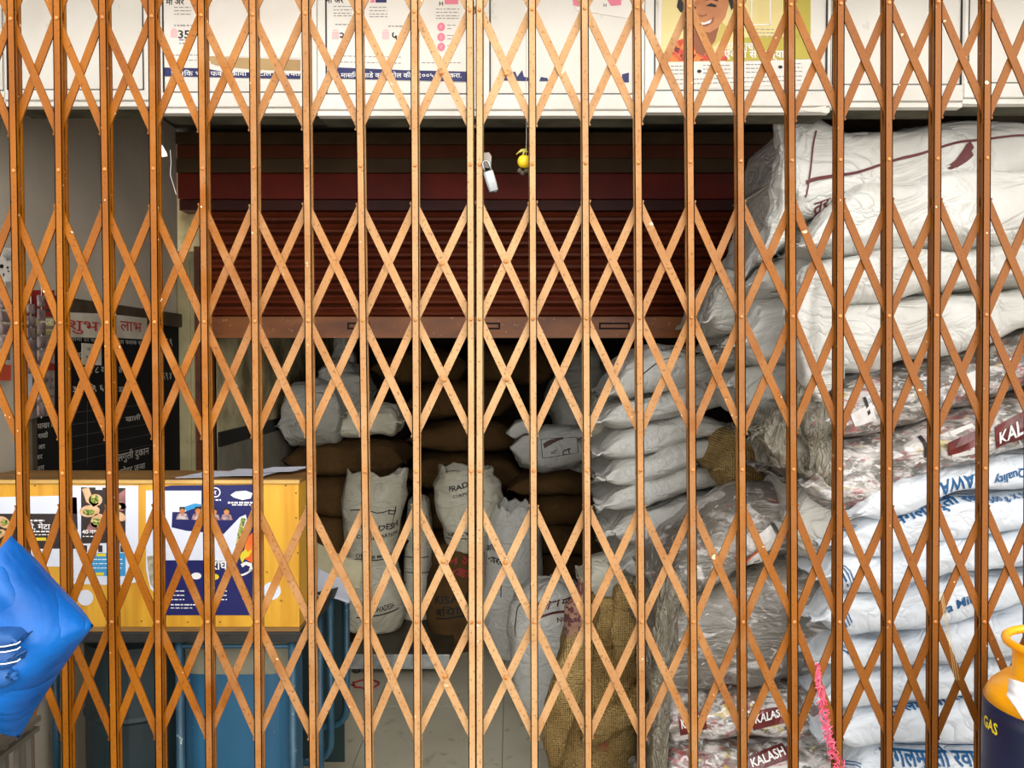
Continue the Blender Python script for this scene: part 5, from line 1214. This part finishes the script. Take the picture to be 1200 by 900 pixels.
# pale sacks on top at the left
bag('cushion_sack', 4.42, [(330, 470, 524), (345, 452, 522), (372, 445, 524), (402, 452, 520)], 0.45, GREY_SACK, 201, 'grey-white stuffed sack slumped on the gunny sacks, left one', wr=0.012, lip=(0.03, 0.02), lump=0.03)
bag('cushion_sack', 4.5, [(398, 486, 512), (425, 470, 512), (468, 476, 510)], 0.45, CREAM_SACK, 202, 'cream sack with a folded mouth lying on the gunny sacks, right one', wr=0.014, lip=(0.02, 0.03))
bag('cushion_sack', 4.55, [(372, 430, 480), (395, 418, 482), (432, 440, 478)], 0.4, GREY_SACK, 203, 'dim grey sack behind the cream one', wr=0.014)
tb_ = upright('tied_bag', 4.75, [(436, 388, 414), (420, 387, 417), (405, 391, 411), (385, 392, 410), (360, 397, 404)], 0.12, GREY_SACK, 204, 'dim grey plastic bag hanging from the store ceiling', top='closed', wr=0.012, nu=24)
MB().tube([P(400, 364, 4.81), Vector((P(400, 360, 4.81).x, 4.81, 2.62))], 0.003, 6).build('cord', CHALK, tb_)
# big white woven bag and the lying sack on the gunny stack
upright('woven_bag', DA + 0.16, [(553, 652, 714), (500, 648, 718), (470, 640, 720), (436, 652, 718), (416, 668, 708)], 0.42, GREY_SACK, 210, 'tall greyish woven bag behind the white stack, on top of the gunny sacks', top='closed', wr=0.016, lump=0.03, wav=0.0)
LS = bag('white_sack', DA - 0.08, [(598, 520, 536), (612, 506, 550), (640, 498, 556), (670, 500, 552), (708, 506, 534)], 0.5, WHITE_SACK, 211, 'white sack with a printed black frame and a knotted ear, lying on the gunny stack', lip=(0.0, 0.03), wr=0.008, roll=-0.10)
print_on(LS, 656, 525, frame_items(0.22, 0.10, 0.004), BLACK_INK, 0.1, 'printed_frame')
print_on(LS, 650, 518, [('r', -0.07, -0.008, 0.05, 0.012)], mat('brown_ink', srgb(96, 66, 56), rough=0.6), 0.35, 'brown_band')
print_on(LS, 664, 530, [('t', 'CT', 0.0, 0, 0.04), ('t', 'NET', -0.07, 0.02, 0.02)], BLACK_INK, 0.2, 'lettering')
bag('knotted_ear', DA - 0.10, [(593, 500, 514), (604, 492, 516), (618, 490, 512), (630, 500, 512)], 0.12, WHITE_SACK, 212, None, parent=LS, wr=0.012, lip=(0, 0), nu=20, nv=20)
bag('beige_sack', 3.45, [(688, 480, 512), (708, 452, 512), (740, 448, 508), (790, 455, 508)], 0.3, CREAM_SACK, 213, 'beige sack wedged between the tall woven bag and the white stack', wr=0.012)

# standing sacks
DSC = 4.12
scx0, scx1 = P(404, 776, DSC).x, P(527, 776, DSC).x
sz1 = P(460, 768, DSC).z
scl = thing('platform_scale', ((scx0 + scx1) / 2, DSC + 0.35, 0), 'low platform scale with a silver front edge on the tiled floor', 'scale')
box_obj('deck', (scx0, DSC + 0.012, sz1 - 0.025), (scx1, DSC + 0.8, sz1), mat('worn_deck', srgb(84, 76, 58), srgb(60, 54, 42), rough=0.5, scale=9), scl, bevel=0.004)
box_obj('front_edge', (scx0, DSC, sz1 - 0.072), (scx1, DSC + 0.012, sz1 + 0.003), mat('dull_aluminium', srgb(196, 200, 200), srgb(160, 164, 164), rough=0.35, metal=0.5, scale=25), scl, bevel=0.002)
box_obj('underframe', (scx0 + 0.03, DSC + 0.03, 0.03), (scx1 - 0.03, DSC + 0.77, sz1 - 0.025), DKT, scl)
for (x, y) in ((scx0 + 0.05, DSC + 0.05), (scx1 - 0.05, DSC + 0.05), (scx0 + 0.05, DSC + 0.75), (scx1 - 0.05, DSC + 0.75)):
    MB().lathe((x, y, 0.001), [(0.02, 0), (0.022, 0.01), (0.015, 0.03)], 14).build('foot', DKT, scl)
SG = 'white standing sacks in the store'
S1 = upright('standing_sack', DSC + 0.30, [(744, 404, 470), (728, 399, 474), (690, 402, 470), (650, 404, 462), (620, 400, 466), (590, 400, 474), (553, 404, 476)], 0.30, CREAM_SACK, 221, 'open white sack standing on the scale, printed frame and black lettering', group=SG, zbase=sz1 + 0.003, wav=0.02)
print_on(S1, 440, 602, [('r', -0.16, 0.0, 0.16, 0.006), ('r', 0.155, -0.08, 0.161, 0.0)], BLACK_INK, 0.0, 'printed_frame')
print_on(S1, 456, 616, [('t', 'PRADESH', -0.04, 0, 0.045, 0.2), ('t', 'CORPORATION', -0.04, -0.05, 0.026, 0.2)], BLACK_INK, 0.1, 'lettering')
print_on(S1, 458, 600, [('r', -0.02, -0.018, 0.02, -0.012), ('r', -0.02, 0.0, 0.02, 0.006), ('r', -0.02, -0.018, -0.014, 0.006), ('r', 0.014, -0.03, 0.02, 0.03)], BLACK_INK, 0.1, 'emblem')
print_on(S1, 445, 655, [('r', -0.12, 0.0, 0.12, 0.006), ('t', 'DELHI MARKET', 0.0, 0.022, 0.028, 0.2)], BLACK_INK, 0.0, 'lettering')
print_on(S1, 446, 718, [('t', 'SWADESH', 0.03, 0.02, 0.04, 0.14), ('r', -0.12, -0.015, 0.14, -0.008)], BLACK_INK, 0.15, 'lettering')
S5 = upright('standing_sack', 4.68, [(742, 470, 508), (680, 472, 508), (620, 474, 506), (590, 478, 503)], 0.22, CREAM_SACK, 222, 'dim narrow white sack standing behind the scale, mostly hidden', group=SG, top='closed', zbase=0.003, wr=0.003, lump=0.006, wav=0.0)
print_on(S5, 488, 652, [('r', -0.09, 0, 0.09, 0.006), ('t', 'भरती', 0, -0.03, 0.03), ('r', -0.09, -0.09, 0.09, -0.085)], BLACK_INK, 0.0, 'lettering')
PRJ = mat('printed_gunny', srgb(104, 78, 44), srgb(80, 58, 34), rough=0.9, scale=5, spec=0.2); weave(PRJ, 70, 0.4)
S3 = upright('printed_gunny_sack', 4.42, [(782, 502, 560), (740, 500, 560), (690, 500, 562), (648, 506, 566)], 0.36, PRJ, 223, 'brown gunny sack with red and black print carrying the rolled white sack', top='closed', zbase=0.003)
print_on(S3, 534, 663, [('t', 'रत्न 50', 0, 0.03, 0.08, 0.22), ('t', 'भरडा', 0, -0.05, 0.06, 0.2)], RED_INK, 0.0, 'red_lettering')
print_on(S3, 530, 705, [('t', 'KISAN', 0, 0.02, 0.06, 0.2), ('t', 'बियाणे', 0.0, -0.05, 0.06, 0.2), ('r', -0.1, -0.09, 0.1, -0.08)], BLACK_INK, 0.1, 'black_lettering')
S2 = upright('standing_sack', 4.44, [(668, 528, 574), (655, 519, 588), (630, 514, 590), (600, 508, 588), (575, 507, 586), (556, 513, 578)], 0.30, CREAM_SACK, 224, 'white sack with a rolled-down mouth on top of the printed gunny sack', group=SG, top='roll', zbase=P(540, 648, 4.6).z + 0.03, wr=0.012)
print_on(S2, 545, 572, [('t', 'PRADESH', 0.0, 0.02, 0.045, 0.2), ('t', 'CORPORATION', 0.02, -0.03, 0.024, 0.2)], BLACK_INK, 0.15, 'lettering')
print_on(S2, 530, 630, [('t', 'SUPPLY', 0.03, 0.02, 0.028, 0.12), ('r', -0.08, -0.01, 0.14, -0.005)], BLACK_INK, 0.1, 'lettering')
S4 = upright('standing_sack', 4.30, [(786, 572, 628), (762, 566, 632), (720, 564, 635), (660, 566, 636), (620, 568, 634), (594, 580, 628)], 0.32, WHITE_SACK, 225, 'white ribbed sack standing open beside the gate middle, printed on its left side', group=SG, zbase=0.003, wav=0.018)
print_on(S4, 577, 640, [('t', 'आटा', 0, 0.0, 0.05), ('t', 'भारत', 0.02, -0.07, 0.05)], BLACK_INK, 0.1, 'lettering')
print_on(S4, 590, 655, [('r', -0.002, -0.2, 0.003, 0.08)], BLACK_INK, 0.0, 'seam_line')
V1 = upright('white_sack', 3.52, [(838, 612, 690), (815, 602, 694), (770, 597, 692), (730, 594, 690), (708, 598, 688), (696, 612, 684)], 0.34, WHITE_SACK, 226, 'white sack with maroon printed top leaning behind the brown jute sack', top='closed', zbase=0.003, wr=0.009)
print_on(V1, 655, 712, [('t', 'गणेश मिल', 0.0, 0.02, 0.05, 0.2), ('r', -0.12, -0.03, 0.12, -0.018), ('t', 'NO. 1', 0.03, -0.06, 0.03, 0.08)], MAROON_INK, 0.12, 'maroon_print')
print_on(V1, 607, 722, [('r', -0.003, -0.09, 0.002, 0.09)], BLACK_INK, 0.1, 'seam_line')
# jute sack in front
J = upright('jute_sack', 2.90, [(955, 652, 748), (930, 640, 756), (880, 644, 756), (830, 652, 754), (790, 656, 754), (745, 662, 752), (722, 676, 748), (712, 690, 744)], 0.36, JUTE, 231, 'slumped brown jute sack with a folded mouth standing at the gate middle right', top='roll', zbase=0.003, wr=0.016, lump=0.045, wav=0.03)
LIN = mat('printed_lining', srgb(176, 140, 116), srgb(150, 112, 90), rough=0.8, scale=20, spot=srgb(96, 52, 56), spot_scale=62, spot_lo=0.52, spot_hi=0.56)
upright('printed_flap', 2.86, [(756, 662, 688), (735, 660, 692), (712, 662, 690), (698, 672, 686)], 0.08, LIN, 232, None, parent=J, top='closed', nu=24, nv=28)
upright('hanging_fold', 2.84, [(895, 642, 660), (870, 636, 668), (830, 640, 680), (790, 652, 690), (755, 660, 692)], 0.10, JUTE, 233, None, parent=J, top='closed', nu=26, nv=28, lump=0.02)
bag('mouth_fold', 2.80, [(696, 716, 764), (706, 704, 768), (718, 704, 764), (726, 716, 752)], 0.14, JUTE, 234, None, parent=J, nu=30, nv=30, lump=0.015, lip=(0, 0), nexp=2.1, pinch=(0.3, 0.3))
bag('mouth_fold', 2.78, [(714, 704, 770), (726, 690, 778), (742, 686, 778), (756, 704, 764)], 0.18, JUTE, 236, None, parent=J, nu=30, nv=30, lump=0.02, lip=(0, 0), nexp=2.1, pinch=(0.3, 0.3))
bag('body_fold', 2.85, [(682, 852, 880), (700, 838, 872), (725, 824, 858), (754, 800, 836)], 0.12, JUTE, 237, None, parent=J, nu=30, nv=24, lump=0.02, lip=(0, 0))
print_on(J, 708, 870, [('r', -0.02, -0.03, 0.02, 0.03)], mat('red_stain', srgb(150, 84, 56), srgb(146, 110, 66), rough=0.9, scale=40), 0.2, 'red_stain', off=0.002)
bag('cream_sack', 3.10, [(688, 662, 700), (712, 655, 740), (750, 668, 760)], 0.3, CREAM_SACK, 235, 'cream sack corner poking up behind the jute sack', wr=0.012)
# red string ring on the floor
ring = [Vector((P(431, 800, 4.05).x + 0.065 * math.cos(k * 2 * math.pi / 24) * (1 + 0.1 * math.sin(3 * k)), 4.0 + 0.05 * math.sin(k * 2 * math.pi / 24), 0.004 + 0.002 * (k % 3))) for k in range(24)]
tag(MB().tube(ring, 0.004, 6, closed=True).build('string_ring', RED_INK, smooth=True), 'red string loop lying on the tiles in front of the scale', 'string')

# ================================================================== IN FRONT OF THE GATE
# stacked plastic crates
CRM = mat('grey_brown_crate', srgb(70, 65, 54), srgb(50, 46, 38), rough=0.6, scale=10, bump=0.1)
cxr = -1.067; cxl = -1.60; cyb = 1.80; cyf = 1.40; ctop = P(42, 838, 1.80).z; chh = ctop / 3
def crate(z0, z1, label):
    t = thing('plastic_crate', ((cxl + cxr) / 2, (cyf + cyb) / 2, z0), label, 'crate', 'stacked plastic crates')
    w = 0.016
    def ringbox(name, za, zb_, th, ins=0.0):
        MB().box((cxl + ins, cyf + ins, za), (cxr - ins, cyf + ins + th, zb_)).box((cxl + ins, cyb - ins - th, za), (cxr - ins, cyb - ins, zb_)).box((cxl + ins, cyf + ins + th, za), (cxl + ins + th, cyb - ins - th, zb_)).box((cxr - ins - th, cyf + ins + th, za), (cxr - ins, cyb - ins - th, zb_)).build(name, CRM, t)
    h = z1 - z0
    ringbox('top_rim', z1 - 0.012, z1, 0.026); ringbox('rim_rib', z1 - 0.034, z1 - 0.024, 0.022, 0.002); ringbox('middle_rail', z0 + h * 0.52, z0 + h * 0.56, 0.012, 0.006); ringbox('bottom_rail', z0 + 0.001, z0 + 0.03, 0.014, 0.004)
    box_obj('floor_plate', (cxl + 0.018, cyf + 0.018, z0 + 0.004), (cxr - 0.018, cyb - 0.018, z0 + 0.012), CRM, t)
    for k in range(9):
        y = cyf + 0.02 + (cyb - cyf - 0.04) * k / 8
        for x in (cxr - 0.02, cxl + 0.008): box_obj('upright', (x, y - 0.006, z0 + 0.02), (x + 0.012, y + 0.006, z1 - 0.01), CRM, t)
    for k in range(11):
        x = cxl + 0.03 + (cxr - cxl - 0.06) * k / 10
        for y in (cyf + 0.008, cyb - 0.02): box_obj('upright', (x - 0.006, y, z0 + 0.02), (x + 0.006, y + 0.012, z1 - 0.01), CRM, t)
    return t
crate(0.0, chh - 0.002, 'grey-brown plastic crate at the bottom of the crate stack'); crate(chh, 2 * chh - 0.002, 'grey-brown plastic crate in the middle of the crate stack'); crate(2 * chh, ctop, 'grey-brown plastic crate on top of the stack, under the blue bag')
# blue tarpaulin bag
TARP = mat('blue_tarpaulin', srgb(2, 94, 172), srgb(1, 68, 138), spec=0.3, rough=0.4, scale=7, bump=0.3, bscale=14); weave(TARP, 120, 0.06); crease(TARP, 3.2, 0.4, 0.03, (1, 1, 1))
def tarp_bag():
    DT = 1.60
    tp, rt, bt, lf = P(13, 627, DT), P(110, 733, DT + 0.02), P(22, 866, DT + 0.04), P(-95, 760, DT + 0.04)
    n = 36; front = []; back = []
    for i in range(n + 1):
        f = []; b = []
        for k in range(n + 1):
            u = i / n; v = k / n
            p = (tp * (1 - u) + rt * u) * (1 - v) + (lf * (1 - u) + bt * u) * v
            s = 2 * u - 1; q = 2 * v - 1
            ed = max(0.0, (1 - s ** 4) * (1 - q ** 4)) ** 0.55
            # sides drawn in a little between the corners
            cen = (tp + rt + bt + lf) / 4; pull = 0.05 * ((1 - s * s) * q * q + (1 - q * q) * s * s); p = p + (cen - p) * pull
            nz = Vector((p.x * 9, p.z * 9, 3.3))
            w = 0.10 * ed * (1 + 0.25 * noise.noise(nz * 0.7)) + 0.010 * noise.noise(nz * 1.7) * ed + 0.012 * ridged(Vector((p.x * 13 + p.z * 8, p.z * 3, 1.0))) * ed
            f.append(p - Vector((0, w, 0))); b.append(p + Vector((0, 0.07 * ed, 0)))
        front.append(f); back.append(b)
    mb = MB(); mb.grid(front, closed_v=False); n1_ = len(mb.v); mb.grid(back, closed_v=False)
    import bmesh
    o = mb.build('tarpaulin_bag', TARP, smooth=True)
    bm = bmesh.new(); bm.from_mesh(o.data); bmesh.ops.remove_doubles(bm, verts=bm.verts, dist=0.0008); bmesh.ops.recalc_face_normals(bm, faces=bm.faces); bm.to_mesh(o.data); bm.free()
    for p in o.data.polygons: p.use_smooth = True
    tag(o, 'bright blue tarpaulin bag with a pointed corner resting on the crate before the gate', 'bag')
    for k, (ya, yb) in enumerate(((736, 758), (756, 778), (776, 800))):
        c = bag('folded_layer', DT - 0.115 + 0.008 * k, [(-60, ya + 4, yb + 4), (0, ya, yb + 3), (24 - 3 * k, ya + 2, yb)], 0.10, mat('deep_blue_cloth', srgb(16, 84, 150), srgb(10, 62, 118), rough=0.6, scale=9), 240 + k, None, parent=o, nu=24, nv=20, lump=0.008, wr=0.006, lip=(0.0, 0.006), pinch=(0.1, 0.1))
    st_ = MB()
    for y in (757.5, 764, 778):
        st_.tube([P(-10, y + 1, DT - 0.121), P(6, y, DT - 0.121), P(20, y - 3, DT - 0.117), P(24, y - 6, DT - 0.113)], 0.0011, 5)
    st_.build('white_stitching', WHITE_INK, o, kind='stuff')
tarp_bag()
# gas cylinder
YEL = mat('cylinder_yellow', srgb(238, 168, 14), srgb(224, 148, 8), rough=0.35, scale=8, spot=srgb(190, 110, 14), spot_scale=40, spot_lo=0.7, spot_hi=0.74)
NAV = mat('cylinder_navy', srgb(20, 34, 68), srgb(14, 24, 50), rough=0.35, scale=8, spot=srgb(120, 130, 150), spot_scale=50, spot_lo=0.73, spot_hi=0.76)
cyD = 1.69; rad = 0.155; cxl_ = P(1157, 850, cyD).x; ccx = cxl_ + rad + 0.012
zn = P(1170, 842, cyD - 0.06).z; zs_ = P(1177, 812, cyD - 0.06).z; zc = P(1170, 757, cyD).z
cb0 = 0.10
struct(box_obj('floor_plinth', (ccx - 0.3, cyD - 0.25, 0), (ccx + 0.5, cyD + 0.17, cb0), STREET))
gc = thing('gas_cylinder', (ccx, cyD, cb0), 'yellow and navy gas cylinder with a collar handle standing before the gate at right', 'gas cylinder')
MB().lathe((ccx, cyD, cb0), [(0.12, 0.0), (0.125, 0.004), (0.125, 0.03), (0.115, 0.035)], 36).build('foot_ring', NAV, gc, smooth=False)
h0 = zn - cb0
MB().lathe((ccx, cyD, cb0), [(0.06, 0.028), (0.12, 0.04), (0.148, 0.07), (rad, 0.11), (rad, h0 - 0.03), (rad - 0.002, h0)], 48).build('body', NAV, gc, smooth=True)
h1 = zs_ - cb0
MB().lathe((ccx, cyD, cb0), [(rad - 0.002, h0), (rad - 0.012, h0 + 0.022), (rad - 0.035, h0 + 0.045), (0.085, h0 + 0.062), (0.04, h0 + 0.07), (0.01, h0 + 0.072)], 48).build('shoulder', YEL, gc, smooth=True)
cr = 0.100; n = 40; hc0 = h0 + 0.03; hc1 = zc - cb0
# collar wall with a cut-out facing the camera's left, plus rolled rim
cw = []
for k in range(n + 1):
    g_ = math.radians(-205) + math.radians(290) * k / n
    cw.append(g_)
rows = []
for (r, z) in ((cr, hc0), (cr, hc1 - 0.01), (cr - 0.004, hc1 - 0.01), (cr - 0.004, hc0), (cr, hc0)):
    rows.append([Vector((ccx + r * math.cos(g_), cyD + r * math.sin(g_), cb0 + z)) for g_ in cw])
MB().grid(rows, closed_v=False).build('collar', YEL, gc, smooth=True)
MB().tube([(ccx + (cr + 0.012) * math.cos(2 * math.pi * k / 48), cyD + (cr + 0.012) * math.sin(2 * math.pi * k / 48), cb0 + hc1) for k in range(48)], 0.009, 10, closed=True).build('collar_rim', YEL, gc, smooth=True)
MB().lathe((ccx, cyD, cb0), [(0.022, h0 + 0.07), (0.022, h0 + 0.09), (0.014, h0 + 0.095), (0.014, h0 + 0.125), (0.02, h0 + 0.13), (0.02, h0 + 0.145), (0.006, h0 + 0.148)], 16).build('valve', HASP, gc, smooth=False)
lt = MB()
v, f_ = text_mesh('GAS', 0.02)
for p in v: pass
zl = P(1165, 878, cyD - 0.1).z
def cyl(x, y):
    g_ = math.radians(-184) + x / rad; return Vector((ccx + (rad + 0.0012) * math.cos(g_), cyD + (rad + 0.0012) * math.sin(g_), zl + y))
v, f_ = subdiv_faces([Vector((p.x * 0.03, p.y * 0.034, 0)) for p in v], f_, 0.012)
lt.add([cyl(p.x, p.y) for p in v], f_); lt.build('lettering', YELLOW_INK, gc, kind='stuff')
# white plastic hung on the cylinder
rows = []
for i in range(15):
    r = []
    for k in range(15):
        u, w_ = i / 14, k / 14
        g_ = math.radians(-163) + u * 1.6; rr_ = rad + 0.004 + 0.014 * w_ * abs(noise.noise(Vector((u * 5, w_ * 3, 0.7))))
        zz = P(1183, 812 + 12 * u - 4 * math.sin(6 * u), cyD - 0.12).z - w_ * (0.04 + 0.15 * min(1, u * 1.6))
        if u < 0.2: pass
        r.append(Vector((ccx + rr_ * math.cos(g_), cyD + rr_ * math.sin(g_), zz)))
    rows.append(r)
pl = MB().grid(rows, closed_v=False).build('plastic_sheet', mat('white_plastic', srgb(236, 236, 238), srgb(216, 216, 220), rough=0.4, scale=9), smooth=True)
so = pl.modifiers.new('thickness', 'SOLIDIFY'); so.thickness = 0.001
tag(pl, 'white plastic sheet draped on the side of the gas cylinder', 'plastic sheet')
# pink raffia hanging on the gate
PINK = mat('pink_raffia', srgb(226, 110, 136), srgb(206, 70, 100), rough=0.5, scale=40)
rr = random.Random(9); mb = MB()
path = [(957, 782), (960, 800), (963, 822), (967, 845), (972, 868), (980, 890), (988, 915)]
for q in range(70):
    k = rr.uniform(0, len(path) - 1.02); i = int(k); fr = k - i
    x = path[i][0] + (path[i + 1][0] - path[i][0]) * fr; y = path[i][1] + (path[i + 1][1] - path[i][1]) * fr
    pts = []
    for s in range(5): pts.append(P(x + rr.uniform(-6, 6) * (0.5 if y < 806 else 1), y + rr.uniform(-4, 4) + s * 4 - 8, DG - 0.012 - rr.uniform(0, 0.02)))
    mb.tube(pts, 0.0013, 4)
tag(mb.build('pink_raffia', PINK, kind='stuff'), 'tangled pink plastic raffia hanging on the gate before the packet bundles', 'raffia')
mb = MB()
for dx in (0, 1.6, -1.4): mb.tube([P(1103 + dx, 694, DG - 0.004), P(1110 + dx, 735, DG - 0.006), P(1117 + dx * 1.4, 770, DG - 0.006), P(1121 + dx * 1.8, 797, DG - 0.004)], 0.0006, 5)
tag(mb.build('cream_string', mat('cream_twine', srgb(176, 156, 108), rough=0.8), kind='stuff'), 'cream twine tied on the gate in front of the bluish sacks', 'string')
